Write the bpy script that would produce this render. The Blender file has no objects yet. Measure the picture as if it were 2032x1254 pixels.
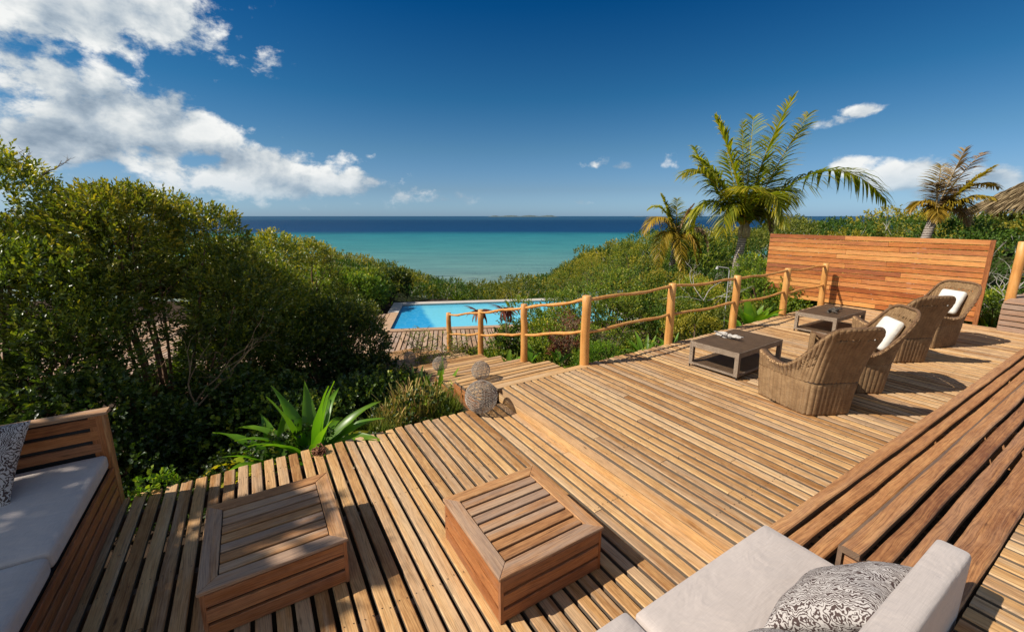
import bpy, math, random
import numpy as np
from mathutils import Vector, Matrix, Euler
from math import radians as R, sin, cos, pi, sqrt
random.seed(7); rng = np.random.default_rng(7)
sc = bpy.context.scene; COL = sc.collection

# ------------------------------------------------------------------ camera, world, sun, exposure
PITCH = 11.5066; FPX = 840.0; CXP, CYP = 1016.0, 600.0
cam = bpy.data.cameras.new('camera'); co = bpy.data.objects.new('camera', cam); COL.objects.link(co)
co.location = (0, 0, 2.1); co.rotation_euler = (R(90 - PITCH), 0, 0)
cam.sensor_width = 36; cam.lens = 36 * FPX / 2032; cam.shift_y = -27 / 2032
cam.clip_start = 0.05; cam.clip_end = 60000
sc.camera = co
sc.view_settings.view_transform = 'Standard'; sc.view_settings.look = 'None'
sc.view_settings.gamma = 1; sc.view_settings.use_curve_mapping = False
sc.view_settings.exposure = 0.42
SUN_EL = 44.5; SUNV = Vector((-1, -0.24, 0)).normalized() * cos(R(SUN_EL)) + Vector((0, 0, sin(R(SUN_EL))))
sun = bpy.data.lights.new('sun', 'SUN'); sun.energy = 4.3; sun.angle = R(0.53); sun.color = (1, 0.93, 0.82)
so = bpy.data.objects.new('sun', sun); COL.objects.link(so)
so.rotation_euler = SUNV.to_track_quat('Z', 'Y').to_euler()
w = bpy.data.worlds.new('World'); sc.world = w; w.use_nodes = True

class NT:
    """tiny helper for writing node trees"""
    def __init__(s, tree): s.t = tree; s.n = tree.nodes; s.l = tree.links
    def node(s, typ, **kw):
        nd = s.n.new(typ)
        for k, v in kw.items(): setattr(nd, k, v)
        return nd
    def put(s, sock, v):
        if isinstance(v, bpy.types.NodeSocket): s.l.new(v, sock)
        elif v is not None:
            if hasattr(sock, 'default_value') and hasattr(sock.default_value, '__len__') and not hasattr(v, '__len__'):
                v = [v] * len(sock.default_value)
            if hasattr(v, '__len__') and len(v) == 3 and len(sock.default_value) == 4: v = (*v, 1)
            sock.default_value = v
    def m(s, op, a, b=None, c=None, clamp=False):
        nd = s.node('ShaderNodeMath', operation=op, use_clamp=clamp)
        for i, v in enumerate((a, b, c)):
            if v is not None: s.put(nd.inputs[i], v)
        return nd.outputs[0]
    def vm(s, op, a, b=None):
        nd = s.node('ShaderNodeVectorMath', operation=op); s.put(nd.inputs[0], a)
        if b is not None: s.put(nd.inputs[3] if op == 'SCALE' else nd.inputs[1], b)
        return nd.outputs[0]
    def noise(s, v, scale, detail=3, rough=.5, dist=0., out='Fac'):
        nd = s.node('ShaderNodeTexNoise'); s.put(nd.inputs['Vector'], v); nd.inputs['Scale'].default_value = scale
        nd.inputs['Detail'].default_value = detail; nd.inputs['Roughness'].default_value = rough; nd.inputs['Distortion'].default_value = dist
        return nd.outputs[out]
    def ramp(s, f, stops, interp='LINEAR'):
        nd = s.node('ShaderNodeValToRGB'); cr = nd.color_ramp; cr.interpolation = interp
        while len(cr.elements) < len(stops): cr.elements.new(.5)
        for e, (p, c) in zip(cr.elements, stops):
            e.position = p; e.color = (*c, 1) if hasattr(c, '__len__') else (c, c, c, 1)
        s.put(nd.inputs[0], f); return nd.outputs[0]
    def mr(s, f, a, b, c=0., d=1., smooth=True):
        nd = s.node('ShaderNodeMapRange'); nd.interpolation_type = 'SMOOTHSTEP' if smooth else 'LINEAR'
        s.put(nd.inputs[0], f)
        for i, v in enumerate((a, b, c, d)): nd.inputs[i + 1].default_value = v
        return nd.outputs[0]
    def mix(s, f, a, b, mode='MIX'):
        nd = s.node('ShaderNodeMix', data_type='RGBA', blend_type=mode); s.put(nd.inputs[0], f)
        s.put(nd.inputs[6], a); s.put(nd.inputs[7], b); return nd.outputs[2]
    def xyz(s, v):
        nd = s.node('ShaderNodeSeparateXYZ'); s.put(nd.inputs[0], v); return nd.outputs
    def comb(s, x, y, z):
        nd = s.node('ShaderNodeCombineXYZ')
        for i, v in enumerate((x, y, z)): s.put(nd.inputs[i], v)
        return nd.outputs[0]

def px_dir(x, y):
    u = (x - CXP) / FPX; v = (y - CYP) / FPX; p = R(PITCH)
    d = Vector((u, cos(p) - v * sin(p), -(v * cos(p) + sin(p)))); return d.normalized()
def azel(x, y):
    d = px_dir(x, y); return math.atan2(d.x, d.y), math.asin(d.z)

def build_world():
    t = NT(w.node_tree); t.n.clear()
    sky = t.node('ShaderNodeTexSky', sky_type='NISHITA'); sky.sun_disc = False
    sky.sun_elevation = R(SUN_EL); sky.sun_rotation = math.atan2(SUNV.x, SUNV.y)
    sky.altitude = 20; sky.air_density = 1.0; sky.dust_density = 0.6; sky.ozone_density = 3.0
    d = t.node('ShaderNodeTexCoord').outputs['Generated']; X, Y, Z = t.xyz(d)
    el = t.m('ARCSINE', t.m('MAXIMUM', t.m('MINIMUM', Z, 1.), -1.)); az = t.m('ARCTAN2', X, Y)
    tint = t.ramp(t.mr(el, -.02, .75, smooth=False), [(0, (.62, .92, 1.55)), (.045, (.54, .83, 1.33)), (.10, (.45, .63, .90)), (.21, (.32, .56, .72)), (.345, (.13, .45, .64)), (.56, (.015, .30, .56)), (1, (.01, .26, .54))])
    away = t.m('MAXIMUM', t.mr(t.m('ABSOLUTE', az), 1.15, 2.0), t.mr(el, .65, 1.05))
    tint = t.mix(away, tint, (.92, .90, .86)); base = t.mix(1., sky.outputs[0], tint, 'MULTIPLY')
    P = t.comb(t.m('MULTIPLY', az, 1.), t.m('MULTIPLY', el, 1.35), 0.)
    wn = t.noise(P, 5., 4, .6, out='Color')
    Pw = t.vm('ADD', P, t.vm('SCALE', t.vm('SUBTRACT', wn, (.5, .5, .5)), .05))
    n1 = t.noise(Pw, 9., 9, .62)
    Ps = t.vm('ADD', Pw, (-.022, .03, 0))
    n2 = t.noise(Ps, 9., 5, .55)
    nb = t.noise(t.vm('ADD', P, (-.05, .075, 3)), 4., 3, .5); nb0 = t.noise(t.vm('ADD', P, (0, 0, 3)), 4., 3, .5)
    # cloud bodies: (x, y, rx, ry, weight)
    B = [(60, -30, 380, 95, 1.25), (330, 30, 120, 65, 1.05), (400, 95, 60, 38, .75), (50, 130, 150, 100, .85), (200, 225, 130, 90, 1.2),
         (70, 285, 150, 60, 1.1), (355, 262, 120, 62, 1.15), (345, 215, 45, 42, .9), (440, 285, 60, 34, .9), (500, 315, 60, 36, .9), (540, 345, 140, 52, 1.25), (670, 362, 130, 32, 1.0), (430, 350, 120, 40, 1.0),
         (300, 330, 220, 40, .75), (505, 258, 22, 20, .6), (420, 163, 38, 16, .42), (740, 311, 14, 8, .45), (270, 148, 20, 14, .4), (620, 8, 40, 20, .3),
         (1168, 326, 42, 10, .65), (1228, 332, 22, 9, .5), (1320, 318, 27, 19, .75), (1715, 221, 45, 14, .75), (1650, 243, 58, 12, .6), (1905, 225, 30, 9, .3),
         (1695, 330, 55, 28, 1.0), (1785, 352, 90, 34, 1.15), (1985, 352, 90, 34, 1.15), (1900, 345, 50, 20, .7), (1850, 382, 200, 30, .7), (790, 386, 100, 20, .6), (880, 393, 70, 14, .52), (1050, 400, 80, 11, .45), (1160, 400, 60, 9, .42), (560, 380, 160, 22, .7),
         (2200, 340, 150, 50, .9), (-250, 150, 300, 260, 1.2)]
    tot = None
    for x, y, rx, ry, wt in B:
        a0, e0 = azel(x, y)
        ra = rx * (cos(a0) ** 2) / FPX if abs(a0) < 1.2 else .3
        re = ry * cos(a0) / FPX * 1.0
        da = t.m('MULTIPLY', t.m('SUBTRACT', az, a0), 1 / max(ra, .004)); de = t.m('MULTIPLY', t.m('SUBTRACT', el, e0), 1 / max(re, .004))
        q = t.m('ADD', t.m('MULTIPLY', da, da), t.m('MULTIPLY', de, de))
        g = t.m('MULTIPLY', t.m('EXPONENT', t.m('MULTIPLY', q, -.8)), wt)
        tot = g if tot is None else t.m('MAXIMUM', tot, g)
    # scattered cumulus in the part of the sky behind and beside the view
    big = t.noise(P, 2.2, 2, .5)
    side = t.m('MULTIPLY', t.mr(t.m('ABSOLUTE', az), 1.05, 1.4), t.m('MULTIPLY', t.mr(big, .40, .62), t.mr(el, 1.2, .6)))
    tot = t.m('MAXIMUM', tot, side)
    vo = t.node('ShaderNodeTexVoronoi', feature='SMOOTH_F1'); t.put(vo.inputs['Vector'], Pw); vo.inputs['Scale'].default_value = 22; vo.inputs['Smoothness'].default_value = .4
    dens = t.m('ADD', tot, t.m('MULTIPLY', t.m('SUBTRACT', n1, .5), 2.6))
    dens = t.m('SUBTRACT', dens, t.m('MULTIPLY', t.m('SUBTRACT', vo.outputs['Distance'], .45), .35))
    a = t.m('MULTIPLY', t.mr(dens, .42, .82), t.mr(tot, .05, .25))
    a = t.m('MULTIPLY', a, t.mr(el, -.005, .10, .25, 1.))
    lit = t.m('ADD', t.m('ADD', t.m('MULTIPLY', t.m('SUBTRACT', n1, n2), 2.6), t.m('MULTIPLY', t.m('SUBTRACT', nb0, nb), 3.0)), .70, clamp=True)
    lit = t.m('MULTIPLY', lit, t.mr(dens, 1.9, .8, .7, 1.))
    cc = t.ramp(lit, [(0, (.22, .29, .37)), (.35, (.36, .43, .50)), (.7, (.60, .64, .66)), (1, (.80, .81, .80))])
    lp = t.mix(1., cc, (1, 1, 1), 'MULTIPLY')
    bs = t.node('ShaderNodeBackground'); t.put(bs.inputs[0], base); bs.inputs[1].default_value = .083
    bc = t.node('ShaderNodeBackground'); t.put(bc.inputs[0], lp); bc.inputs[1].default_value = .86
    ms = t.node('ShaderNodeMixShader'); t.put(ms.inputs[0], a); t.l.new(bs.outputs[0], ms.inputs[1]); t.l.new(bc.outputs[0], ms.inputs[2])
    t.l.new(ms.outputs[0], t.node('ShaderNodeOutputWorld').outputs[0] if 0 else t.node('ShaderNodeOutputWorld').inputs[0])
build_world()

# ------------------------------------------------------------------ frame of the decks: u to the right-away, v away-left
ANG = R(31.7); E2 = Vector((cos(ANG), sin(ANG), 0)); EV = Vector((-sin(ANG), cos(ANG), 0))
def W(u, v, z=0.): return E2 * u + EV * v + Vector((0, 0, z))
def UV(x, y): return x * E2.x + y * E2.y, x * EV.x + y * EV.y

# ------------------------------------------------------------------ objects
def setp(o, label=None, cat=None, group=None, kind=None):
    for k, v in (('label', label), ('category', cat), ('group', group), ('kind', kind)):
        if v: o[k] = v
    return o
def thing(name, label, cat, loc=(0, 0, 0), rz=0., group=None, rot=None):
    o = bpy.data.objects.new(name, None); COL.objects.link(o); o.empty_display_size = .1
    o.location = loc; o.rotation_euler = rot if rot else (0, 0, rz); return setp(o, label, cat, group)
def struct(name, rz=0., loc=(0, 0, 0)):
    o = bpy.data.objects.new(name, None); COL.objects.link(o); o.location = loc; o.rotation_euler = (0, 0, rz); o['kind'] = 'structure'; return o
def link(name, me, mat=None, parent=None, loc=(0, 0, 0), rot=(0, 0, 0), **kw):
    if mat is not None and not me.materials: me.materials.append(mat)
    o = bpy.data.objects.new(name, me); COL.objects.link(o); o.parent = parent; o.location = loc; o.rotation_euler = rot
    return setp(o, **kw)
def copy_tree(root, loc, rz, label=None, scale=None):
    def rec(o, par):
        c = o.copy(); COL.objects.link(c)
        if par is not None: c.parent = par
        for ch in list(o.children): rec(ch, c)
        return c
    r = rec(root, None); r.location = loc; r.rotation_euler = (0, 0, rz)
    if scale: r.scale = (scale,) * 3
    if label: r['label'] = label
    return r
def np_mesh(name, V, F, smooth=False, attr=None, mats=(), fmat=None):
    me = bpy.data.meshes.new(name); V = np.asarray(V, np.float32); F = np.asarray(F, np.int32); k = F.shape[1]
    me.vertices.add(len(V)); me.vertices.foreach_set('co', V.ravel())
    me.loops.add(F.size); me.loops.foreach_set('vertex_index', F.ravel())
    me.polygons.add(len(F)); me.polygons.foreach_set('loop_start', np.arange(0, F.size, k, dtype=np.int32))
    if smooth: me.polygons.foreach_set('use_smooth', np.ones(len(F), bool))
    if attr is not None:
        at = me.attributes.new('rnd', 'FLOAT', 'POINT'); at.data.foreach_set('value', np.asarray(attr, np.float32))
    for m_ in mats: me.materials.append(m_)
    if fmat is not None: me.polygons.foreach_set('material_index', np.asarray(fmat, np.int32))
    me.update(calc_edges=True); return me
def py_mesh(name, V, F, smooth=False):
    me = bpy.data.meshes.new(name); me.from_pydata([tuple(v) for v in V], [], F)
    if smooth: me.polygons.foreach_set('use_smooth', [True] * len(F))
    me.update(); return me
class MB:
    def __init__(s): s.V = []; s.F = []
    def add(s, V, F):
        n = len(s.V); s.V += [tuple(v) for v in V]; s.F += [tuple(i + n for i in f) for f in F]; return s
    def box(s, x0, x1, y0, y1, z0, z1):
        V = [(x, y, z) for z in (z0, z1) for y in (y0, y1) for x in (x0, x1)]
        return s.add(V, [(0, 2, 3, 1), (4, 5, 7, 6), (0, 1, 5, 4), (2, 6, 7, 3), (0, 4, 6, 2), (1, 3, 7, 5)])
    def tube(s, pts, rad, n=8, caps=True):
        pts = [Vector(p) for p in pts]; m = len(pts); rad = rad if hasattr(rad, '__len__') else [rad] * m
        V = []; up = Vector((0, 0, 1)); prev = None
        for i, p in enumerate(pts):
            d = (pts[min(i + 1, m - 1)] - pts[max(i - 1, 0)]).normalized()
            if prev is None:
                a = d.cross(up) if abs(d.z) < .95 else d.cross(Vector((1, 0, 0)))
            else: a = prev - d * prev.dot(d)
            a = a.normalized(); prev = a; b = d.cross(a)
            for k in range(n):
                t_ = 2 * pi * k / n; V.append(p + (a * cos(t_) + b * sin(t_)) * rad[i])
        F = [(i * n + k, i * n + (k + 1) % n, (i + 1) * n + (k + 1) % n, (i + 1) * n + k) for i in range(m - 1) for k in range(n)]
        if caps: F += [tuple(range(n))[::-1], tuple((m - 1) * n + k for k in range(n))]
        return s.add(V, F)
    def mesh(s, name, smooth=False): return py_mesh(name, s.V, s.F, smooth)

_bc = {}
def board_mesh(L, wd, th, bev=.004, seg=1, wob=0., seed=0, mat=None):
    """board with its length on X, chamfered long edges"""
    key = (round(L, 3), round(wd, 3), round(th, 3), bev, seg, wob, seed, mat.name)
    if key in _bc: return _bc[key]
    r = random.Random(seed + 5); h, g = wd / 2, th / 2; b = min(bev, g * .8)
    prof = [(-h + b, g), (h - b, g), (h, g - b), (h, -g), (-h, -g), (-h, g - b)]
    V = []; n = 6; ph = [r.uniform(0, 6.3) for _ in range(6)]
    for i in range(seg + 1):
        x = -L / 2 + L * i / seg
        wl = wob * (sin(x * 2.1 + ph[0]) + .6 * sin(x * 5.3 + ph[1]) + .35 * sin(x * 11.7 + ph[2])); wr = wob * (sin(x * 1.7 + ph[3]) + .6 * sin(x * 4.9 + ph[4]) + .35 * sin(x * 13.1 + ph[5]))
        for (y, z) in prof: V.append((x, y + (wl if y < 0 else wr), z))
    F = [(i * n + k, (i + 1) * n + k, (i + 1) * n + (k + 1) % n, i * n + (k + 1) % n) for i in range(seg) for k in range(n)]
    F += [tuple(range(n)), tuple(seg * n + k for k in range(n))[::-1]]
    me = py_mesh('board', V, F); me.materials.append(mat); _bc[key] = me; return me
def board(par, name, L, wd, th, c, mat, rot=(0, 0, 0), **kw):
    return link(name, board_mesh(L, wd, th, mat=mat, **kw), None, par, c, rot)

# ------------------------------------------------------------------ materials
def new_mat(name):
    m_ = bpy.data.materials.new(name); m_.use_nodes = True; t = NT(m_.node_tree); t.n.clear()
    out = t.node('ShaderNodeOutputMaterial'); bs = t.node('ShaderNodeBsdfPrincipled'); t.l.new(bs.outputs[0], out.inputs[0]); return m_, t, bs, out
def bump(t, bs, h, strength=.3, dist=.01):
    b = t.node('ShaderNodeBump'); b.inputs['Strength'].default_value = strength; b.inputs['Distance'].default_value = dist
    t.put(b.inputs['Height'], h); t.l.new(b.outputs[0], bs.inputs['Normal'])
def wood(name, cols, grey=.3, greyc=(.42, .36, .30), vary=.35, rough=.62, spec=.3, grain=1., dark=(.07, .03, .015), side=0.):
    m_, t, bs, _ = new_mat(name)
    oi = t.node('ShaderNodeObjectInfo').outputs['Random']; o = t.node('ShaderNodeTexCoord').outputs['Object']
    off = t.comb(t.m('MULTIPLY', oi, 37.), t.m('MULTIPLY', oi, 91.), t.m('MULTIPLY', oi, 53.)); p = t.vm('ADD', o, off)
    warp = t.noise(t.vm('MULTIPLY', p, (1.6, 7, 7)), 1., 2, .5)
    X, Y, Z = t.xyz(p)
    yy = t.m('ADD', t.m('ADD', Y, t.m('MULTIPLY', Z, .8)), t.m('MULTIPLY', t.m('SUBTRACT', warp, .5), .075))
    g1 = t.noise(t.comb(t.m('MULTIPLY', X, 1.3), t.m('MULTIPLY', yy, 70 * grain), t.m('MULTIPLY', Z, 8.)), 1., 5, .65)
    g2 = t.noise(t.comb(t.m('MULTIPLY', X, 5.), t.m('MULTIPLY', yy, 260 * grain), Z), 1., 3, .6)
    rings = t.node('ShaderNodeTexWave', wave_type='BANDS', bands_direction='Y', wave_profile='SAW')
    t.put(rings.inputs['Vector'], t.comb(t.m('MULTIPLY', X, .06), yy, 0.)); rings.inputs['Scale'].default_value = 22 * grain; rings.inputs['Distortion'].default_value = 2.2
    rings.inputs['Detail'].default_value = 3; rings.inputs['Detail Scale'].default_value = 3
    patch = t.noise(t.vm('MULTIPLY', p, (2.2, 9, 9)), 1., 4, .6)
    f = t.m('ADD', t.m('ADD', t.m('MULTIPLY', g1, .55), t.m('MULTIPLY', rings.outputs['Fac'], .13)), t.m('MULTIPLY', t.m('SUBTRACT', oi, .5), vary))
    mot = t.noise(t.vm('MULTIPLY', p, (16, 42, 42)), 1., 3, .6)
    f = t.m('ADD', f, t.m('ADD', t.m('MULTIPLY', t.m('SUBTRACT', patch, .5), .7), t.m('MULTIPLY', t.m('SUBTRACT', mot, .5), .45)))
    c = t.ramp(f, [(.05, cols[0]), (.4, cols[1]), (.75, cols[2])])
    r2 = t.m('FRACT', t.m('MULTIPLY', oi, 17.31))
    gm = t.m('MULTIPLY', t.mr(t.m('ADD', t.noise(t.vm('MULTIPLY', p, (1.1, 12, 12)), 1., 4, .7), t.m('MULTIPLY', r2, .28)), .52, .82), grey)
    c = t.mix(gm, c, greyc)
    fine = t.mr(g2, .36, .52, .62, 1.0); c = t.mix(1., c, t.comb(fine, fine, fine), 'MULTIPLY')
    crack = t.mr(t.noise(t.comb(t.m('MULTIPLY', X, 2.2), t.m('MULTIPLY', yy, 60), 4.), 1., 6, .7), .70, .76)
    # knots
    vo = t.node('ShaderNodeTexVoronoi'); t.put(vo.inputs['Vector'], t.vm('MULTIPLY', p, (2.4, 8., .1))); vo.inputs['Scale'].default_value = 1.
    kn = t.mr(vo.outputs['Distance'], .10, .02)
    nail = t.m('MULTIPLY', kn, t.mr(t.m('FRACT', t.m('MULTIPLY', r2, 7.7)), .25, .3))
    c = t.mix(t.m('MAXIMUM', t.m('MULTIPLY', crack, .6), t.m('MULTIPLY', nail, .75)), c, dark)
    if side:  # sides weathered grey, plus painted darkening so the board gaps read dark
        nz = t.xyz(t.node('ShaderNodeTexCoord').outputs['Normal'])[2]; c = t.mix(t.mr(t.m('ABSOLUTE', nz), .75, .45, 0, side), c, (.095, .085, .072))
    t.put(bs.inputs['Base Color'], c); bs.inputs['Roughness'].default_value = rough; bs.inputs['Specular IOR Level'].default_value = spec
    h = t.m('SUBTRACT', t.m('ADD', t.m('MULTIPLY', g1, .6), t.m('MULTIPLY', g2, .5)), t.m('MULTIPLY', crack, 1.2))
    bump(t, bs, h, .55, .004); return m_
M = {}
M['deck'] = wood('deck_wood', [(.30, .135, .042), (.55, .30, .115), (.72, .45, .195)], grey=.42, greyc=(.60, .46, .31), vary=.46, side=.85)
M['deckfar'] = wood('pool_deck_wood', [(.33, .19, .10), (.50, .31, .18), (.62, .42, .26)], grey=.45, greyc=(.5, .42, .36))
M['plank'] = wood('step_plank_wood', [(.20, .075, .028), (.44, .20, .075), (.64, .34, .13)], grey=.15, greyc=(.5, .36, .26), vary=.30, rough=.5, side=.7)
M['box'] = wood('box_wood', [(.24, .10, .038), (.46, .22, .085), (.62, .36, .16)], grey=.45, greyc=(.42, .35, .28), vary=.3)
M['boxside'] = wood('box_side_wood', [(.22, .07, .022), (.42, .155, .05), (.56, .25, .09)], grey=.12, vary=.25, rough=.5)
M['screen'] = wood('screen_wood', [(.30, .08, .022), (.56, .195, .048), (.72, .34, .10)], grey=.08, vary=.62, rough=.45)
M['plat'] = wood('platform_wood', [(.27, .14, .08), (.40, .24, .15), (.52, .34, .22)], grey=.4, vary=.3)
M['post'] = wood('pole_wood', [(.42, .15, .03), (.62, .27, .06), (.74, .38, .11)], grey=.05, vary=.15, rough=.5, grain=.5)
def plain(name, col, rough=.6, spec=.4, nscale=0, namt=.2, bmp=0., metallic=0.):
    m_, t, bs, _ = new_mat(name); o = t.node('ShaderNodeTexCoord').outputs['Object']
    if nscale:
        n = t.noise(o, nscale, 5, .6); f = t.mr(n, .3, .7, 1 - namt, 1 + namt, False)
        t.put(bs.inputs['Base Color'], t.mix(1., col, t.comb(f, f, f), 'MULTIPLY'))
        if bmp: bump(t, bs, n, bmp, .01)
    else: t.put(bs.inputs['Base Color'], col)
    bs.inputs['Roughness'].default_value = rough; bs.inputs['Specular IOR Level'].default_value = spec; bs.inputs['Metallic'].default_value = metallic; return m_
M['joist'] = plain('joist_wood', (.13, .085, .06), .8, .2, 6, .3)
M['soil'] = plain('soil', (.05, .033, .022), .95, .1, 3, .5, .6)
M['blackmetal'] = plain('dark_metal', (.02, .02, .022), .45)
M['bark'] = plain('bark', (.17, .115, .075), .85, .2, 14, .4, .6)
M['darkbark'] = plain('dark_bark', (.17, .10, .06), .85, .2, 14, .4, .6)
M['deadwood'] = plain('dead_wood', (.48, .44, .39), .8, .2, 20, .25, .5)
M['driftdark'] = plain('dark_driftwood', (.09, .075, .06), .8, .2, 30, .3, .5)
M['steel'] = plain('shower_steel', (.38, .37, .35), .5, .5)
M['stem'] = plain('twig', (.22, .15, .09), .8, .2, 20, .3)
M['coping'] = plain('pool_coping', (.52, .47, .41), .8, .2, 2.5, .12)
M['basin'] = plain('pool_plaster', (.25, .62, .75), .7, .3)
M['dry'] = plain('dried_flower', (.20, .09, .05), .8, .2, 30, .4)

def fabric(name, col, scale=900, var=.05, weave=.12):
    m_, t, bs, _ = new_mat(name); o = t.node('ShaderNodeTexCoord').outputs['Object']; X, Y, Z = t.xyz(o)
    a = t.noise(t.comb(t.m('MULTIPLY', X, scale * .5), t.m('MULTIPLY', Y, 14.), t.m('MULTIPLY', Z, 14.)), 1., 2, .5)
    b = t.noise(t.comb(t.m('MULTIPLY', X, 14.), t.m('MULTIPLY', Y, scale * .5), t.m('MULTIPLY', Z, scale * .4)), 1., 2, .5)
    n = t.m('ADD', a, b); f = t.mr(n, .7, 1.3, 1 - weave, 1 + weave * .6, False)
    big = t.mr(t.noise(o, 2.5, 3, .5), .3, .7, 1 - var, 1 + var); f = t.m('MULTIPLY', f, big)
    t.put(bs.inputs['Base Color'], t.mix(1., col, t.comb(f, f, f), 'MULTIPLY')); bs.inputs['Roughness'].default_value = .9; bs.inputs['Specular IOR Level'].default_value = .15
    bs.inputs['Sheen Weight'].default_value = .2
    fold = t.noise(t.vm('MULTIPLY', o, (3, 6, 6)), 1., 3, .6, .6)
    bump(t, bs, t.m('ADD', t.m('MULTIPLY', n, .04), t.m('MULTIPLY', fold, 1.)), .7, .028); return m_
M['cushion'] = fabric('cushion_fabric', (.49, .42, .375))
M['white'] = fabric('white_fabric', (.70, .665, .59), 500, .03, .05)
def zebra():
    m_, t, bs, _ = new_mat('zebra_fabric'); o = t.node('ShaderNodeTexCoord').outputs['Object']
    wn = t.vm('SCALE', t.vm('SUBTRACT', t.noise(o, 7., 3, .6, out='Color'), (.5, .5, .5)), .16)
    wn2 = t.vm('SCALE', t.vm('SUBTRACT', t.noise(o, 38., 2, .5, out='Color'), (.5, .5, .5)), .030)
    p = t.vm('ADD', t.vm('ADD', o, wn), wn2)
    wv = t.node('ShaderNodeTexWave', bands_direction='X'); t.put(wv.inputs['Vector'], t.vm('MULTIPLY', p, (1, .25, .25))); wv.inputs['Scale'].default_value = 27; wv.inputs['Distortion'].default_value = 3.
    wv.inputs['Detail'].default_value = 2; wv.inputs['Detail Scale'].default_value = 6
    cut = t.noise(t.vm('MULTIPLY', o, (50, 22, 22)), 1., 2, .5)
    f = t.mr(t.m('ADD', wv.outputs['Fac'], t.m('MULTIPLY', t.m('SUBTRACT', cut, .5), .9)), .40, .50)
    t.put(bs.inputs['Base Color'], t.mix(f, (.075, .050, .045), (.47, .43, .40))); bs.inputs['Roughness'].default_value = .85; bs.inputs['Specular IOR Level'].default_value = .2
    bump(t, bs, t.noise(o, 9., 2, .5), .4, .03); return m_
M['zebra'] = zebra()
def wicker(name, c0, c1, c2, su=150., sv=300., hole=0.):
    """woven cane: UV.x along the row, UV.y across rows, metres"""
    m_, t, bs, out = new_mat(name); uv = t.node('ShaderNodeTexCoord').outputs['UV']; X, Y, _ = t.xyz(uv)
    row = t.m('FLOOR', t.m('MULTIPLY', Y, sv / 2)); par = t.m('MULTIPLY', t.m('MODULO', row, 2.), pi)
    across = t.m('ABSOLUTE', t.m('SINE', t.m('MULTIPLY', Y, sv * pi / 2)))
    along = t.m('SINE', t.m('ADD', t.m('MULTIPLY', X, su), par))
    o = t.node('ShaderNodeTexCoord').outputs['Object']
    n = t.noise(o, 60., 4, .6); n2 = t.noise(o, 9., 3, .6); n3 = t.noise(t.comb(t.m('MULTIPLY', X, 25.), t.m('MULTIPLY', row, 3.7), 0.), 1., 2, .5)
    h = t.m('ADD', t.m('MULTIPLY', across, t.m('ADD', t.m('MULTIPLY', along, .4), .6)), t.m('MULTIPLY', n, .25))
    f = t.m('ADD', t.m('ADD', t.m('MULTIPLY', h, .55), t.m('MULTIPLY', n3, .45)), t.m('MULTIPLY', t.m('SUBTRACT', n2, .5), .5))
    t.put(bs.inputs['Base Color'], t.ramp(f, [(.12, c0), (.5, c1), (.85, c2)])); bs.inputs['Roughness'].default_value = .55; bs.inputs['Specular IOR Level'].default_value = .3
    bump(t, bs, h, 1., .014); return m_
M['cane'] = wicker('woven_cane', (.07, .03, .012), (.40, .225, .10), (.76, .52, .28))
M['canerim'] = wicker('cane_rim', (.16, .07, .03), (.40, .22, .11), (.54, .34, .19), 500., 260.)
M['tablecane'] = wicker('table_cane', (.22, .14, .09), (.46, .34, .24), (.66, .53, .40), 240., 420.)
M['tabletop'] = wicker('table_top_weave', (.08, .045, .02), (.22, .13, .07), (.36, .23, .135), 500., 500.)
M['ballcane'] = plain('grey_willow', (.36, .31, .255), .75, .25, 40, .4, .4)
M['ballrib'] = plain('brown_willow', (.25, .17, .12), .75, .25, 40, .3, .4)

def leafmat(name, stops, trans=.35, rough=.42, spec=.5, tcol=(1.15, 1.25, .35)):
    m_, t, bs, out = new_mat(name)
    a = t.node('ShaderNodeAttribute', attribute_name='rnd').outputs['Fac']; c = t.ramp(a, stops)
    oi = t.node('ShaderNodeObjectInfo').outputs['Random']
    hs = t.node('ShaderNodeHueSaturation'); t.put(hs.inputs['Color'], c); t.put(hs.inputs['Value'], t.mr(oi, 0, 1, .85, 1.15, False)); t.put(hs.inputs['Hue'], t.mr(t.m('FRACT', t.m('MULTIPLY', oi, 9.7)), 0, 1, .49, .51, False))
    c = hs.outputs[0]; t.put(bs.inputs['Base Color'], c); bs.inputs['Roughness'].default_value = rough; bs.inputs['Specular IOR Level'].default_value = spec
    tr = t.node('ShaderNodeBsdfTranslucent'); t.put(tr.inputs[0], t.mix(1., c, tcol, 'MULTIPLY'))
    ms = t.node('ShaderNodeMixShader'); ms.inputs[0].default_value = trans; t.l.new(bs.outputs[0], ms.inputs[1]); t.l.new(tr.outputs[0], ms.inputs[2]); t.l.new(ms.outputs[0], out.inputs[0]); return m_
M['olive'] = leafmat('olive_leaf', [(0, (0.0480, 0.0888, 0.0153)), (.45, (0.1321, 0.1830, 0.0222)), (.8, (0.3121, 0.3269, 0.0342)), (1, (0.5761, 0.4707, 0.0512))], .34, .36, .55)
M['green'] = leafmat('green_leaf', [(0, (0.0589, 0.1069, 0.0143)), (.4, (0.1471, 0.2229, 0.0228)), (.8, (0.2745, 0.3387, 0.0314)), (1, (0.5098, 0.4456, 0.0428))], .38, .45, .4)
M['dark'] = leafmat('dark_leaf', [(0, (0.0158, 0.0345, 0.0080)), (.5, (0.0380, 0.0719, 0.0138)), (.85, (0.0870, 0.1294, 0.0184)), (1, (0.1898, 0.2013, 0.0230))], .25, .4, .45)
M['yellow'] = leafmat('yellow_leaf', [(0, (.06, .085, .012)), (.5, (.17, .17, .018)), (1, (.36, .27, .025))], .4, .5, .3)
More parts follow.
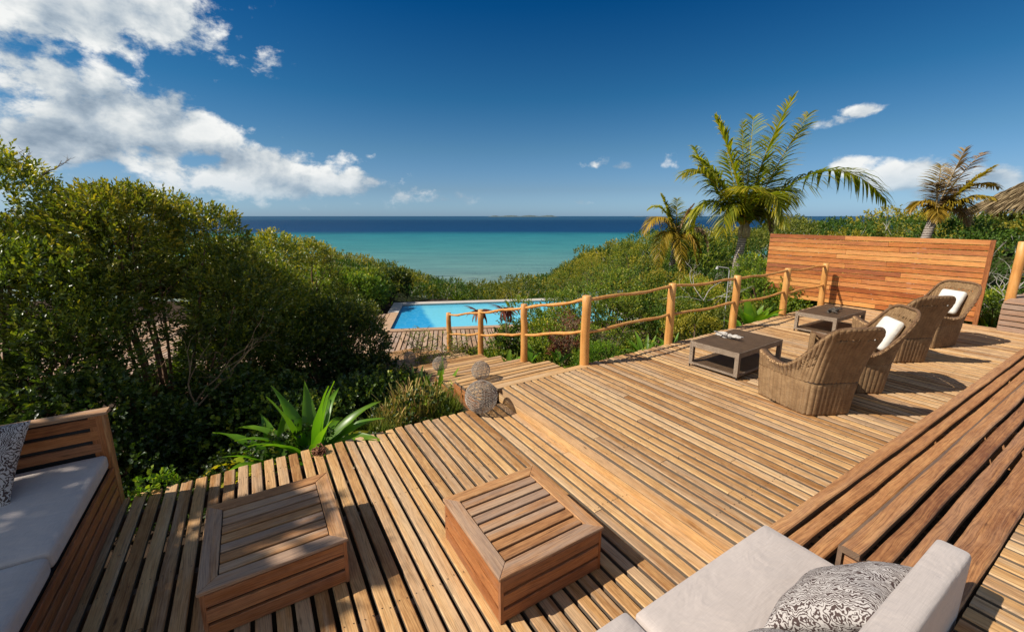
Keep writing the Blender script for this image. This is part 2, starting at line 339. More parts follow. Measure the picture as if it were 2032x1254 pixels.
M['bright'] = leafmat('bright_leaf', [(0, (0.0650, 0.1560, 0.0130)), (.5, (0.1430, 0.2860, 0.0208)), (1, (0.3640, 0.4420, 0.0390))], .45, .4, .4)
M['lily'] = leafmat('lily_leaf', [(0, (0.0546, 0.1638, 0.0156)), (.6, (0.1716, 0.3432, 0.0218)), (.85, (0.4056, 0.4368, 0.0250)), (1, (0.6240, 0.3744, 0.0234))], .5, .33, .5)
M['palm'] = leafmat('palm_leaf', [(0, (0.0970, 0.1423, 0.0213)), (.45, (0.2630, 0.2843, 0.0283)), (.8, (0.6639, 0.5138, 0.0355)), (1, (1.1620, 0.6561, 0.0886))], .55, .4, .4)
M['palmdry'] = leafmat('dry_palm_leaf', [(0, (0.1840, 0.1150, 0.0575)), (.5, (0.3450, 0.2300, 0.1150)), (1, (0.5520, 0.4370, 0.2760))], .3, .6, .2, (1, .9, .6))
M['palmyel'] = leafmat('yellow_palm_leaf', [(0, (0.1188, 0.1056, 0.0198)), (.5, (0.3960, 0.2640, 0.0264)), (1, (0.6600, 0.4224, 0.0396))], .4, .45, .4)
M['red'] = leafmat('red_leaf', [(0, (.09, .025, .012)), (.6, (.23, .06, .03)), (1, (.40, .17, .08))], .35, .45, .4, (1.2, .8, .6))
M['grass'] = leafmat('grass_blade', [(0, (0.0650, 0.1170, 0.0156)), (.6, (0.1820, 0.2470, 0.0325)), (1, (0.4290, 0.3900, 0.0910))], .4, .5, .3)
M['pencil'] = leafmat('succulent_stem', [(0, (0.1920, 0.1920, 0.0420)), (.6, (0.4320, 0.3720, 0.0960)), (1, (0.6000, 0.3120, 0.1440))], .15, .5, .3)
M['thatch'] = leafmat('thatch_straw', [(0, (.10, .065, .035)), (.5, (.26, .18, .10)), (1, (.42, .31, .18))], .1, .8, .1, (1, 1, 1))
M['heath'] = leafmat('scrub_leaf', [(0, (0.0638, 0.1020, 0.0136)), (.35, (0.1719, 0.2125, 0.0190)), (.75, (0.3191, 0.3081, 0.0272)), (1, (0.5400, 0.3825, 0.0408))], .35, .5, .35)
M['under'] = plain('dark_undersheet', (.045, .052, .018), .95, .1, 5, .4)  # dark sheet under the leaves: shaded inside of the scrub as colour

# ================================================================== terrain, sea, island
def sst(x): x = np.clip(x, 0, 1); return x * x * (3 - 2 * x)
def uvn(x, y): return x * E2.x + y * E2.y, x * EV.x + y * EV.y
def ground_z(x, y):
    x = np.asarray(x, float); y = np.asarray(y, float); u, v = uvn(x, y)
    z = -.62 - .12 * sst((v - 4.4) / .5) - 1.25 * sst((v - 5.2) / 4.)
    rf = sst((x - 3.5) / 5.); z = z * (1 - rf) + (-.55 - .35 * sst((v - 4.6) / 3)) * rf
    z = np.where(v < 3.9, -1.0, z)
    z = np.maximum(z - .26 * np.maximum(y - 20.5, 0), -17.2)
    return z + .05 * np.sin(x * 1.7 + y) + .04 * np.sin(y * 2.3 - x * 1.3)
def grid_mesh(name, xs, ys, zf, mat):
    X, Y = np.meshgrid(xs, ys); Z = zf(X, Y); V = np.stack([X, Y, Z], -1).reshape(-1, 3); nx, ny = len(xs), len(ys)
    i = (np.arange(ny - 1)[:, None] * nx + np.arange(nx - 1)[None]).ravel(); F = np.stack([i, i + 1, i + nx + 1, i + nx], 1)
    return np_mesh(name, V, F, True, mats=[mat])
gx = np.concatenate([np.linspace(-400, -32, 30), np.linspace(-30, 30, 121), np.linspace(32, 400, 30)]); gy = np.concatenate([np.linspace(-60, -6, 14), np.linspace(-5, 30, 90), np.linspace(31, 120, 45)])

# pool frame
PO = Vector((-4.15, 13.95, 0)); PA = R(8.5)     # near left corner of the water, pool axis
def PW(a, b, z=0.): return PO + Vector((cos(PA), sin(PA), 0)) * a + Vector((-sin(PA), cos(PA), 0)) * b + Vector((0, 0, z))
def to_pool(x, y):
    dx, dy = x - PO.x, y - PO.y; return dx * cos(PA) + dy * sin(PA), -dx * sin(PA) + dy * cos(PA)
PLX, PLY, PZ = 8.6, 4.15, -1.7
def gz2(x, y):
    z = ground_z(x, y); a, b = to_pool(x, y)
    inside = (a > -12) & (a < PLX + .8) & (b > -7) & (b < PLY + 1.2); z = np.where(inside, np.minimum(z, PZ - .16), z)
    deep = (a > .45) & (a < PLX - .45) & (b > .45) & (b < PLY - .45); return np.where(deep, -3.5, z)
link('ground', grid_mesh('ground', gx, gy, gz2, M['soil']), kind='structure')

def sea_mat():
    m_, t, bs, _ = new_mat('sea_water'); g = t.node('ShaderNodeNewGeometry').outputs['Position']; X, Y, Z = t.xyz(g)
    wob = t.noise(t.vm('MULTIPLY', g, (.004, .012, 0)), 1., 4, .6)
    l = t.m('LOGARITHM', t.m('MAXIMUM', t.m('ADD', Y, t.m('MULTIPLY', t.m('SUBTRACT', wob, .5), t.m('MULTIPLY', Y, .22))), 10.), 10.)
    f = t.mr(l, 1.8, 3.4, 0, 1, False)
    c = t.ramp(f, [(0, (.27, .26, .19)), (.12, (.20, .245, .20)), (.22, (.130, .265, .245)), (.36, (.055, .230, .235)), (.50, (.026, .185, .215)), (.535, (.012, .10, .15)), (.56, (.006, .050, .125)), (.75, (.006, .044, .108)), (.9, (.010, .052, .112)), (1, (.022, .080, .145))])  # last stops lighter: horizon haze put into the sea colour
    pt = t.noise(t.vm('MULTIPLY', g, (.03, .16, 0)), 1., 6, .65)
    c = t.mix(t.mr(pt, .38, .62, 0, .55), c, t.mix(1., c, (.55, .62, .7), 'MULTIPLY'))
    reef = t.m('MULTIPLY', t.mr(t.noise(t.vm('MULTIPLY', g, (.06, .22, 0)), 1., 6, .7), .52, .60), t.m('MULTIPLY', t.mr(Y, 112, 120), t.mr(Y, 136, 124)))
    reef = t.m('MULTIPLY', reef, t.m('MULTIPLY', t.mr(X, -38, -22), t.mr(X, 28, 5)))
    c = t.mix(t.m('MULTIPLY', reef, .6), c, (.04, .07, .09))
    sh = t.mr(t.noise(t.vm('MULTIPLY', g, (.02, .35, 0)), 1., 5, .7), .55, .75); c = t.mix(t.m('MULTIPLY', sh, t.mr(Y, 200, 90, 0, .4)), c, (.34, .30, .22))
    t.put(bs.inputs['Base Color'], c); bs.inputs['Roughness'].default_value = .55; bs.inputs['Specular IOR Level'].default_value = .12
    wv = t.noise(t.vm('MULTIPLY', g, (.35, 1.1, 0)), 1., 5, .65); bump(t, bs, wv, .9, .5); return m_
M['sea'] = sea_mat()
sx = np.array([-30000, -6000, -1500, -400, -100, 0, 100, 400, 1500, 6000, 30000.]); sy = np.array([24., 60, 100, 200, 400, 800, 2000, 6000, 15000, 40000])
link('sea', grid_mesh('sea', sx, sy, lambda X, Y: X * 0 - 15.2, M['sea']), kind='structure')
def island(name, cx, cy, L, H, label, n=90, seed=1):
    r = random.Random(seed); mb = MB(); V = []; F = []
    prof = [min(1, (1 - abs(2 * i / n - 1)) * 5) * (.35 + .65 * abs(sin(i * .13 + seed)) * (.7 + .3 * r.random())) for i in range(n + 1)]
    for i in range(n + 1):
        x = cx - L / 2 + L * i / n; h = H * prof[i]
        V += [(x, cy - 90 - 40 * r.random(), -15.6), (x, cy - 60, -15.2 + .25 * h), (x, cy, -15.2 + h), (x, cy + 120, -15.6)]
    for i in range(n):
        for k in range(3): F.append((i * 4 + k, (i + 1) * 4 + k, (i + 1) * 4 + k + 1, i * 4 + k + 1))
    o = link(name, py_mesh(name, V, F), M['island']); return setp(o, kind='structure', label=label)
M['island'] = plain('island_scrub', (.10, .13, .13), .9, .1, .02, .3)
island('island', 200 + 40, 9000, 1500, 36, 'low dark wooded island on the horizon')
island('far_coast', 3150 + 900, 12000, 1500, 14, 'pale low coast on the horizon beside the palm', seed=3)

# ================================================================== decks
AZ, BZ, CZ = -.2, 0., .4; PITCHB = .105; BW = .081; TH = .034
dk = struct('lower_deck', ANG, (0, 0, AZ))
def edgeA(u): return float(np.interp(u, [-1.4, -1.1, -.65, 0, .43, .9, 1.26, 1.65, 2.5], [4.36, 4.365, 4.37, 4.375, 4.375, 4.37, 4.36, 4.33, 4.30]))
n = int((2.52 + 2.1) / PITCHB)
for i in range(n):
    u = 2.52 - BW / 2 - .012 - i * PITCHB; e = edgeA(u) + random.uniform(-.012, .012); end = .75
    def piece(v0, v1, k):
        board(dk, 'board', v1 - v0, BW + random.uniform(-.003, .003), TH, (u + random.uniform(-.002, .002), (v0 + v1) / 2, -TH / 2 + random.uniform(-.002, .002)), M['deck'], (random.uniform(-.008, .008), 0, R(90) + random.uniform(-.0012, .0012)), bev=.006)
    if random.random() < .22:
        j = random.uniform(1.8, 3.6); piece(end, j - .002, 0); piece(j + .002, e, 1)
    else: piece(end, e, 0)
for v in (1.2, 2.2, 3.2, 4.15): board(dk, 'joist', 4.9, .05, .12, (.15, v, -TH - .065), M['joist'])
mk = struct('main_deck', ANG, (0, 0, BZ))
def edgeB(u): return float(np.interp(u, [2.5, 4.0, 5.8, 7.75, 9.7, 11.6, 12.1], [4.31, 4.42, 4.435, 4.48, 4.54, 4.60, 4.61]))
i = 0
while True:
    u = 2.57 + i * .107; i += 1
    if u > 12.0: break
    e = edgeB(u) + random.uniform(-.012, .012)
    if u < 3.95: e = 4.30
    cuts = [1.0] + ([random.uniform(1.6, 3.9)] if random.random() < .45 else []) + [e]
    for a, b in zip(cuts[:-1], cuts[1:]):
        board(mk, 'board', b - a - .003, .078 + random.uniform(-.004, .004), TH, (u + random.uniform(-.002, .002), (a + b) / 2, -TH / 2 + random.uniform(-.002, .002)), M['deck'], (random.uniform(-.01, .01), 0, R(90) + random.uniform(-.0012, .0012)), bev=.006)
for z, h in ((-.066, .092), (-.166, .10)): board(mk, 'riser_board', 3.4, h, .022, (2.522, 2.68, z), M['deck'], (R(90), 0, R(90)), bev=.004)
board(mk, 'nosing_board', 1.5, .12, TH, (3.2, 4.365, -TH / 2), M['deck'], bev=.006)
for v in (1.5, 2.5, 3.5, 4.2): board(mk, 'joist', 9.3, .05, .12, (7.3, v, -TH - .065), M['joist'])
board(mk, 'fascia', 8.1, .14, .03, (7.9, 4.40, -.11), M['joist'], (R(90), 0, R(1.4)))

def nails(par, us, vs_, z, name='nails'):
    V = []; F = []
    for u in us:
        for v in vs_:
            for q in (-.022, .022):
                cx, cy = u + q + random.uniform(-.004, .004), v + random.uniform(-.012, .012); b = len(V); V += [(cx + .0042 * cos(k * pi / 3), cy + .0042 * sin(k * pi / 3), z) for k in range(6)]; F.append(tuple(range(b, b + 6)))
    link(name, py_mesh(name, V, F), M['blackmetal'], par, kind='stuff')
nails(dk, [2.52 - BW / 2 - .012 - i * PITCHB for i in range(44)], (1.2, 2.2, 3.2, 4.15), .0035)
nails(mk, [2.57 + i * .107 for i in range(60)], (1.5, 2.5, 3.5, 4.2), .0035)
# broad plank steps up to the terrace where the camera stands
ps = struct('plank_steps', ANG)
for k, (v0, v1, z, ua, ub) in enumerate([(1.13, 1.045, .2, 2.55, 11.85), (1.018, .938, .2, 2.55, 11.85), (.910, .828, .2, 2.55, 11.85),
                                        (.732, .654, .4, 2.5, 11.85), (.626, .550, .4, 2.5, 11.85), (.522, .450, .4, 2.5, 11.85), (.425, .285, .4, 1.0, 11.85)]):
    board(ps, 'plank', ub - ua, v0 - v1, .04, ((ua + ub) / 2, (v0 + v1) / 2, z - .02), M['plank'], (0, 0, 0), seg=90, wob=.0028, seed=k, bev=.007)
for u0 in (2.52, 5.2, 8.0, 11.0):
    board(ps, 'riser_board', .30, .15, .022, (u0 + .03, .98, .08), M['plank'], (R(90), 0, R(90))); board(ps, 'riser_board', .42, .33, .022, (u0 + .015, .51, .19), M['plank'], (R(90), 0, R(90)))
board(ps, 'riser_board', 9.3, .15, .022, (7.2, 1.10, .08), M['plank'], (R(90), 0, 0)); board(ps, 'riser_board', 9.3, .15, .022, (7.2, .75, .28), M['plank'], (R(90), 0, 0))
ud = struct('upper_deck', ANG, (0, 0, CZ))
for i in range(96):
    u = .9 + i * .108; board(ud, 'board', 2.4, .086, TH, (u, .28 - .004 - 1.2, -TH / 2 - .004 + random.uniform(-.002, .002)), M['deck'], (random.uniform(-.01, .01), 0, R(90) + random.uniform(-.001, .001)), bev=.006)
for v in (.1, -1.0, -2.0): board(ud, 'joist', 10.5, .05, .12, (6., v, -TH - .08), M['joist'])

# stair down to the pool
st_ = struct('garden_steps', ANG)
TR = []
vs = [4.42, 5.19, 5.92, 6.68, 7.42, 8.16, 8.90, 9.64, 10.4, 11.15]
for k in range(9):
    z = -.17 * (k + 1); v0, v1 = vs[k], vs[k + 1] + .02; TR.append((v0, v1, z)); nb = int((v1 - v0) / .107)
    ur = 3.90 - .02 * k
    for j in range(nb):
        v = v1 - .045 - j * (v1 - v0) / nb; ul = 2.27 - .10 * max(0, k - 1) + random.uniform(-.01, .01)
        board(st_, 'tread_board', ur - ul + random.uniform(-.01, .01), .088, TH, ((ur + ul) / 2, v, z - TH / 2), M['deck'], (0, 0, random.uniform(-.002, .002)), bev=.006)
    board(st_, 'riser_board', ur - 2.3, .13, .02, ((ur + 2.3) / 2, v0 + .015, z + .07), M['deck'], (R(90), 0, 0))
    ul = 2.27 - .10 * max(0, k - 1)
    for j in range(3 if k < 4 else 2):
        board(st_, 'side_slat', v1 - v0 + (.0), .062, .02, (ul - .012, (v0 + v1) / 2, z - .045 - j * .072 - .02), M['boxside'], (R(90), 0, R(90)), bev=.003)
    board(st_, 'side_back', v1 - v0, .5, .02, (ul + .03, (v0 + v1) / 2, z - .30), M['joist'], (R(90), 0, R(90)))

# pool deck, boards along the short side of the pool
pk = struct('pool_deck', PA, PO); pk.location.z = PZ
for i in range(110):
    a = -11.5 + i * .15
    if a > PLX - 2: break
    b1 = PLY * .62 if a < -.36 else -.33; b0 = -3.4
    # leave the stair and the planting free
    mid = PW(a, -3.2)
    if a > 3.4: b0 = -1.1
    elif a > 1.9: b0 = -2.6
    elif a > -1.1: b0 = -3.9
    board(pk, 'board', b1 - b0, .118, .03, (a, (b0 + b1) / 2, -.015 + random.uniform(-.002, .002)), M['deckfar'], (0, 0, R(90)), bev=.006)
pool = thing('swimming_pool', 'turquoise swimming pool with pale stone rim beyond the garden steps', 'swimming pool', PW(0, 0, PZ), PA)
def cop(name, a0, a1, b0, b1, z0=-.10, z1=.035, mt=None):
    mb = MB().box(a0, a1, b0, b1, z0, z1); return link(name, mb.mesh('coping'), mt or M['coping'], pool)
cop('coping', -.42, PLX + .42, PLY, PLY + .45); cop('coping', -.42, 0, PLY * .62, PLY); cop('coping', -.30, 0, -.32, PLY * .62, mt=M['deckfar']); cop('coping', PLX, PLX + .42, -.42, PLY)
cop('coping', 0, PLX, -.32, 0, mt=M['deckfar'])
mb = MB()
bz = -1.5
mb.add([(0, 0, 0), (PLX, 0, 0), (PLX, PLY, 0), (0, PLY, 0), (0, 0, bz), (PLX, 0, bz), (PLX, PLY, bz), (0, PLY, bz)], [(0, 1, 5, 4), (1, 2, 6, 5), (2, 3, 7, 6), (3, 0, 4, 7), (4, 5, 6, 7)])
link('basin', mb.mesh('basin'), M['basin'], pool)
def pool_mat():
    m_, t, bs, _ = new_mat('pool_water'); o = t.node('ShaderNodeTexCoord').outputs['Object']; X, Y, Z = t.xyz(o)
    wx = t.m('ADD', X, t.m('MULTIPLY', t.noise(o, 1.2, 2, .5), .3)); wall_refl = t.mr(t.m('ADD', wx, t.m('MULTIPLY', Y, .18)), 1.55, 1.8, 1, 0)  # darker left end: the pool wall's reflection put into the water colour
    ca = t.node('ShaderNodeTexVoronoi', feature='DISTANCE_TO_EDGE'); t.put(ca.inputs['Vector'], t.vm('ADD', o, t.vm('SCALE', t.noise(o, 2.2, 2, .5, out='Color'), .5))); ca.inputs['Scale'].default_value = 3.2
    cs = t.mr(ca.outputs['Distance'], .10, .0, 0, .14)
    open_col = t.mix(t.mr(Y, 3.4, 3.9), (.17, .60, .74), (.10, .48, .66)); c = t.mix(wall_refl, open_col, (.025, .32, .60)); c = t.mix(cs, c, (.30, .72, .82))
    t.put(bs.inputs['Base Color'], c); bs.inputs['Roughness'].default_value = .12; bs.inputs['Specular IOR Level'].default_value = .3
    bump(t, bs, t.noise(o, 3.5, 3, .5), .12, .03); return m_
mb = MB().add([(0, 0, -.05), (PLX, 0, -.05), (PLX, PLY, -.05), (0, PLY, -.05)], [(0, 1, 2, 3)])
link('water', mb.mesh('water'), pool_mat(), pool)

# ================================================================== railing of peeled poles
rl = thing('pole_railing', 'peeled orange timber railing running down from the deck edge to the garden steps', 'railing', W(4.0, 4.42, 0))
def post(par, p, h, r=.058, tilt=0., name='post', base=-.25, seed=0):
    rr = random.Random(seed); mb = MB(); n = 7
    pts = [Vector((p[0] + rr.uniform(-.006, .006) + tilt * (k / n) * h, p[1], p[2] + base + (h - base) * k / n)) for k in range(n + 1)]; rad = [r * (1.03 - .08 * k / n + rr.uniform(-.02, .02)) for k in range(n + 1)]
    pts.append(pts[-1] + Vector((0, 0, .008))); rad.append(rad[-2] * .8)
    mb.tube([q - par.location for q in pts], rad, 14); o = link(name, mb.mesh('post', True), M['postv'], par); return pts[-2]
def post_material():
    m_, t, bs, _ = new_mat('peeled_pole'); o = t.node('ShaderNodeTexCoord').outputs['Object']; oi = t.node('ShaderNodeObjectInfo').outputs['Random']
    p = t.vm('ADD', o, t.comb(t.m('MULTIPLY', oi, 13.), 0., t.m('MULTIPLY', oi, 31.)))
    n1 = t.noise(t.vm('MULTIPLY', p, (34, 34, 2.2)), 1., 5, .6); n2 = t.noise(t.vm('MULTIPLY', p, (5, 5, 3)), 1., 4, .6)
    f = t.m('ADD', t.m('MULTIPLY', n1, .5), t.m('MULTIPLY', n2, .5)); c = t.ramp(f, [(.3, (.40, .155, .035)), (.5, (.62, .29, .075)), (.7, (.74, .41, .14))])
    vo = t.node('ShaderNodeTexVoronoi'); t.put(vo.inputs['Vector'], t.vm('MULTIPLY', p, (9, 9, 5))); c = t.mix(t.mr(vo.outputs['Distance'], .14, .04, 0, .8), c, (.13, .05, .02))
    t.put(bs.inputs['Base Color'], c); bs.inputs['Roughness'].default_value = .5; bump(t, bs, f, .4, .01); return m_
M['postv'] = post_material()
PST = [(1.05, 5.84, 0, 1.0), (2.645, 6.89, 0, 1.01), (4.24, 7.89, 0, 1.0), (5.85, 8.94, 0, 1.01), (7.45, 10.0, 0, 1.0)]
STP = [(.20, 6.94, -.34, .99), (-.65, 8.41, -.77, 1.0), (-1.53, 9.92, -1.18, 1.0)]
tops = []
for k, (x, y, z, h) in enumerate(PST[::-1] + STP):
    if z < 0: z = -.17 * round(-z / .17)
    HT = {(.20): -.34, (-.65): -.77, (-1.53): -1.18}.get(x, z)
    post(rl, (x, y, z), h + (HT - z), .066 if z == 0 else .060, random.uniform(-.012, .012), base=-.3, seed=k); tops.append(Vector((x, y, HT + h)))
def rail(par, a, b, r=.026, seed=0, sag=.03, name='rail'):
    rr = random.Random(seed); n = 14; pts = []; d = b - a; s = Vector((-d.y, d.x, 0)).normalized(); ph = rr.uniform(0, 6)
    for i in range(n + 1):
        f = i / n; pts.append(a + d * f + Vector((0, 0, -sag * 4 * f * (1 - f) + .012 * sin(f * 9 + ph) + rr.uniform(-.004, .004))) + s * (.014 * sin(f * 7 + ph * 2)) - par.location)
    mb = MB().tube(pts, [r * (1 + .13 * sin(i * 1.1 + ph) + rr.uniform(-.05, .05)) for i in range(n + 1)], 8); link(name, mb.mesh('rail', True), M['postv'], par)
for k in range(len(tops) - 1):
    a, b = tops[k], tops[k + 1]
    rail(rl, a - Vector((0, 0, .05)), b - Vector((0, 0, .05)), .024, k, .012); rail(rl, a - Vector((0, 0, .50)), b - Vector((0, 0, .52)), .024, k + 30, .02)
rr_ = thing('terrace_railing', 'tall peeled pole and thin rails beside the slatted platform', 'railing', (9.68, 8.07, 0))
post(rr_, (9.68, 8.07, .0), 1.62, .075, .0, base=-.6, seed=77); post(rr_, (12.3, 9.6, .2), 1.38, .075, 0, base=-.8, seed=78)
rail(rr_, Vector((9.68, 8.07, 1.56)), Vector((12.3, 9.6, 1.5)), .028, 91); rail(rr_, Vector((9.68, 8.07, 1.05)), Vector((12.3, 9.6, 1.02)), .028, 92)

# ================================================================== slatted privacy screen
SA = Vector((6.82, 11.30, 0)); SB = Vector((9.27, 8.22, 0)); d = SB - SA; LS = d.length; sa = math.atan2(d.y, d.x)
scn = thing('privacy_screen', 'wide orange slatted timber screen standing at the far edge of the main deck', 'screen', SA, sa)
ns = 15; pt = 1.63 / ns
for k in range(ns):
    z = .02 + pt * (k + .5); j = LS * random.uniform(.3, .7); prev = 0
    for a, b in ((0, j), (j, LS)):
        board(scn, 'slat', b - a - .004, pt - .013, .022, ((a + b) / 2, 0, z), M['screen'], (R(90), 0, random.choice((0, pi))), bev=.003)
for x in (.03, LS * .33, LS * .66): board(scn, 'upright', 1.95, .06, .05, (x, .042, .68), M['joist'], (0, R(90), 0))
board(scn, 'upright', 1.85, .09, .07, (LS + .0, .02, .72), M['boxside'], (0, R(90), R(0)))
# slatted platform at the right
pf = thing('slatted_platform', 'low weathered slatted timber platform under the tall pole', 'platform', W(11.82, 1.76, 0), ANG)
for k in range(5):
    board(pf, 'slat', 3.2, .084, .022, (0, -1.6, .047 + k * .103), M['plat'], (R(90), 0, R(90)), bev=.003)
    board(pf, 'slat', 3.0, .084, .022, (1.51, 0, .047 + k * .103), M['plat'], (R(90), 0, 0), bev=.003)
for k in range(20): board(pf, 'top_board', 3.2, .09, .03, (.045 + k * .1, -1.6, .535), M['plat'], (0, 0, R(90)), bev=.004)

# ================================================================== slatted boxes (stools)
def slat_box(label, u, v, sx_, sy_, rz):
    H = .32; b = thing('box_table', label, 'box table', W(u, v, AZ), ANG + rz, 'slatted timber box tables on the lower deck'); fw = .085; t_ = .024
    for s in (-1, 1):
        for (L, off, rot) in ((sx_, sy_, 0), (sy_, sx_, R(90))):
            # mitred frame board
            hl, ho, hi = L / 2 + .008, off / 2 + .008, off / 2 - fw
            V = [(-hl, -ho, H), (hl, -ho, H), (hl - fw - .008, -hi, H), (-hl + fw + .008, -hi, H)]; V = [(x, y, H - t_) for x, y, _ in V] + [(x, y, H) for x, y, _ in V]
            me = MB().add(V, [(3, 2, 1, 0), (4, 5, 6, 7), (0, 1, 5, 4), (1, 2, 6, 5), (2, 3, 7, 6), (3, 0, 4, 7)]).mesh('frame_board')
            o = link('frame_board', me, M['box'], b, (0, 0, 0), (0, 0, rot + (pi if s < 0 else 0)))
            m2 = o.modifiers.new('b', 'BEVEL'); m2.width = .004; m2.segments = 1
    n = 7; iw = sy_ - 2 * fw - .012
    for k in range(n):
        p = iw / n; board(b, 'slat', sx_ - 2 * fw - .012, p - .018, .02, (0, -iw / 2 + p * (k + .5), H - .013), M['box'], bev=.003)
    for s in (-1, 1):
        for k in range(3):
            z = .047 + k * .099
            board(b, 'side_board', sx_ - .044, .080, .02, (0, s * (sy_ / 2 - .012), z), M['boxside'], (R(90), 0, 0), bev=.003)
            board(b, 'side_board', sy_ - .044, .080, .02, (s * (sx_ / 2 - .012), 0, z), M['boxside'], (R(90), 0, R(90)), bev=.003)
        for q in (-1, 1): board(b, 'corner_post', H - t_ - .002, .024, .022, (s * (sx_ / 2 - .013), q * (sy_ / 2 - .013), (H - t_) / 2), M['boxside'], (0, R(90), 0), bev=.002)
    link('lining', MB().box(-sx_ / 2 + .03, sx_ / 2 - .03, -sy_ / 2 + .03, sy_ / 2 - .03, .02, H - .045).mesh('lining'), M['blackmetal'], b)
    return b
slat_box('slatted timber box table nearer the left bench, half in dappled shade', -.05, 2.92, .76, .81, R(0))
slat_box('slatted timber box table in the sun between the other one and the cushioned sofa', 1.385, 2.145, .77, .80, R(0))

# ================================================================== cushions and pillows
def cushion_mesh(lx, ly, lz, r=.03, puff=.015, n=14):
    V = []; F = []; idx = {}
    def P(i, j, k):
        key = (i, j, k)
        if key in idx: return idx[key]
        q = Vector(((i / n * 2 - 1) * lx / 2, (j / n * 2 - 1) * ly / 2, (k / n * 2 - 1) * lz / 2))
        # concentrate samples near the edges
        q.x = lx / 2 * sin(q.x / (lx / 2) * pi / 2); q.y = ly / 2 * sin(q.y / (ly / 2) * pi / 2); q.z = lz / 2 * sin(q.z / (lz / 2) * pi / 2)
        c = Vector([max(-(h - r), min(h - r, a)) for a, h in zip(q, (lx / 2, ly / 2, lz / 2))]); dd = q - c
        if dd.length > 1e-9: q = c + dd.normalized() * r
        q.z += puff * (1 - (2 * q.x / lx) ** 2) * (1 - (2 * q.y / ly) ** 2) * (1 if q.z > 0 else -1) * abs(2 * q.z / lz)
        idx[key] = len(V); V.append(q); return idx[key]
    for a in range(n):
        for b in range(n):
            F.append((P(a, b, 0), P(a, b + 1, 0), P(a + 1, b + 1, 0), P(a + 1, b, 0))); F.append((P(a, b, n), P(a + 1, b, n), P(a + 1, b + 1, n), P(a, b + 1, n)))
            F.append((P(a, 0, b), P(a + 1, 0, b), P(a + 1, 0, b + 1), P(a, 0, b + 1))); F.append((P(a, n, b), P(a, n, b + 1), P(a + 1, n, b + 1), P(a + 1, n, b)))
            F.append((P(0, a, b), P(0, a, b + 1), P(0, a + 1, b + 1), P(0, a + 1, b))); F.append((P(n, a, b), P(n, a + 1, b), P(n, a + 1, b + 1), P(n, a, b + 1)))
    return py_mesh('cushion', V, F, True)
def pillow_mesh(w_, h_, t_, n=26, seed=0):
    r = random.Random(seed); V = []; F = []; ph = [r.uniform(0, 6) for _ in range(4)]
    for s in (1, -1):
        for j in range(n + 1):
            for i in range(n + 1):
                x = sin((i / n * 2 - 1) * pi / 2); y = sin((j / n * 2 - 1) * pi / 2)
                e = max(0, (1 - abs(x) ** 2.6) * (1 - abs(y) ** 2.6)); z = t_ / 2 * e ** .55 * (1 + .07 * sin(x * 5 + ph[0]) * sin(y * 4 + ph[1]))
                k = 1 - .075 * (1 - abs(x * y) ** 1.5) * (max(abs(x), abs(y)) ** 3)
                V.append((x * w_ / 2 * k, y * h_ / 2 * k, s * z))
    m = (n + 1) ** 2
    for j in range(n):
        for i in range(n):
            a = j * (n + 1) + i; F.append((a, a + 1, a + n + 2, a + n + 1)); F.append((m + a, m + a + n + 1, m + a + n + 2, m + a + 1))
    return py_mesh('pillow', V, F, True)

# left bench (built-in, timber)
lb = thing('timber_bench', 'built-in slatted timber bench with cushions at the left deck corner', 'bench', W(-1.11, 4.36, AZ), ANG)
for k in range(3): board(lb, 'back_slat', 2.6, .074, .02, (-1.34, -.085, .735 - k * .105), M['boxside'], (R(90), 0, 0), bev=.003)
board(lb, 'back_cap', 2.72, .105, .024, (-1.33, -.045, .80), M['box'], bev=.004)
for k in range(7): board(lb, 'back_slat', 2.66, .082, .02, (-1.34, -.0, .735 - k * .105), M['boxside'], (R(90), 0, 0), bev=.003)
board(lb, 'back_post', .785, .075, .022, (-.043, -.083, .3935), M['boxside'], (R(0), R(90), R(90)), bev=.003)
board(lb, 'side_post', .785, .095, .022, (.0, -.045, .3935), M['box'], (0, R(90), 0), bev=.003)
for k in range(4): board(lb, 'side_slat', 3.3, .068, .02, (.0, -1.76, .045 + k * .088), M['boxside'], (R(90), 0, R(90)), bev=.003)
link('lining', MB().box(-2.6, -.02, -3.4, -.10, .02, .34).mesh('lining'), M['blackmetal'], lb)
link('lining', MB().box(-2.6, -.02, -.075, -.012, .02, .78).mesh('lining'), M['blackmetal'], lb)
c1 = link('seat_cushion', cushion_mesh(2.2, 1.17, .12, .035, .012), M['cushion'], None, W(-2.215, 3.66, AZ + .415), (0, 0, ANG))
setp(c1, 'grey seat cushion at the back of the left bench in leaf shade', 'cushion', 'cushions on the benches')
c2 = link('seat_cushion', cushion_mesh(2.2, 1.17, .12, .035, .012), M['cushion'], None, W(-2.215, 2.475, AZ + .415), (0, 0, ANG))
setp(c2, 'grey seat cushion in the bottom left corner, nearer the camera', 'cushion', 'cushions on the benches')
PM = pillow_mesh(.60, .58, .24); PM.materials.append(M['zebra'])
p0 = link('throw_pillow', PM, None, None, W(-1.76, 3.98, AZ + .475 + .20)); p0.rotation_euler = Euler((R(48), R(0), ANG + R(-8)), 'XYZ')
setp(p0, 'dark and pale streaked pillow lying against the left bench back', 'pillow', 'streaked throw pillows')

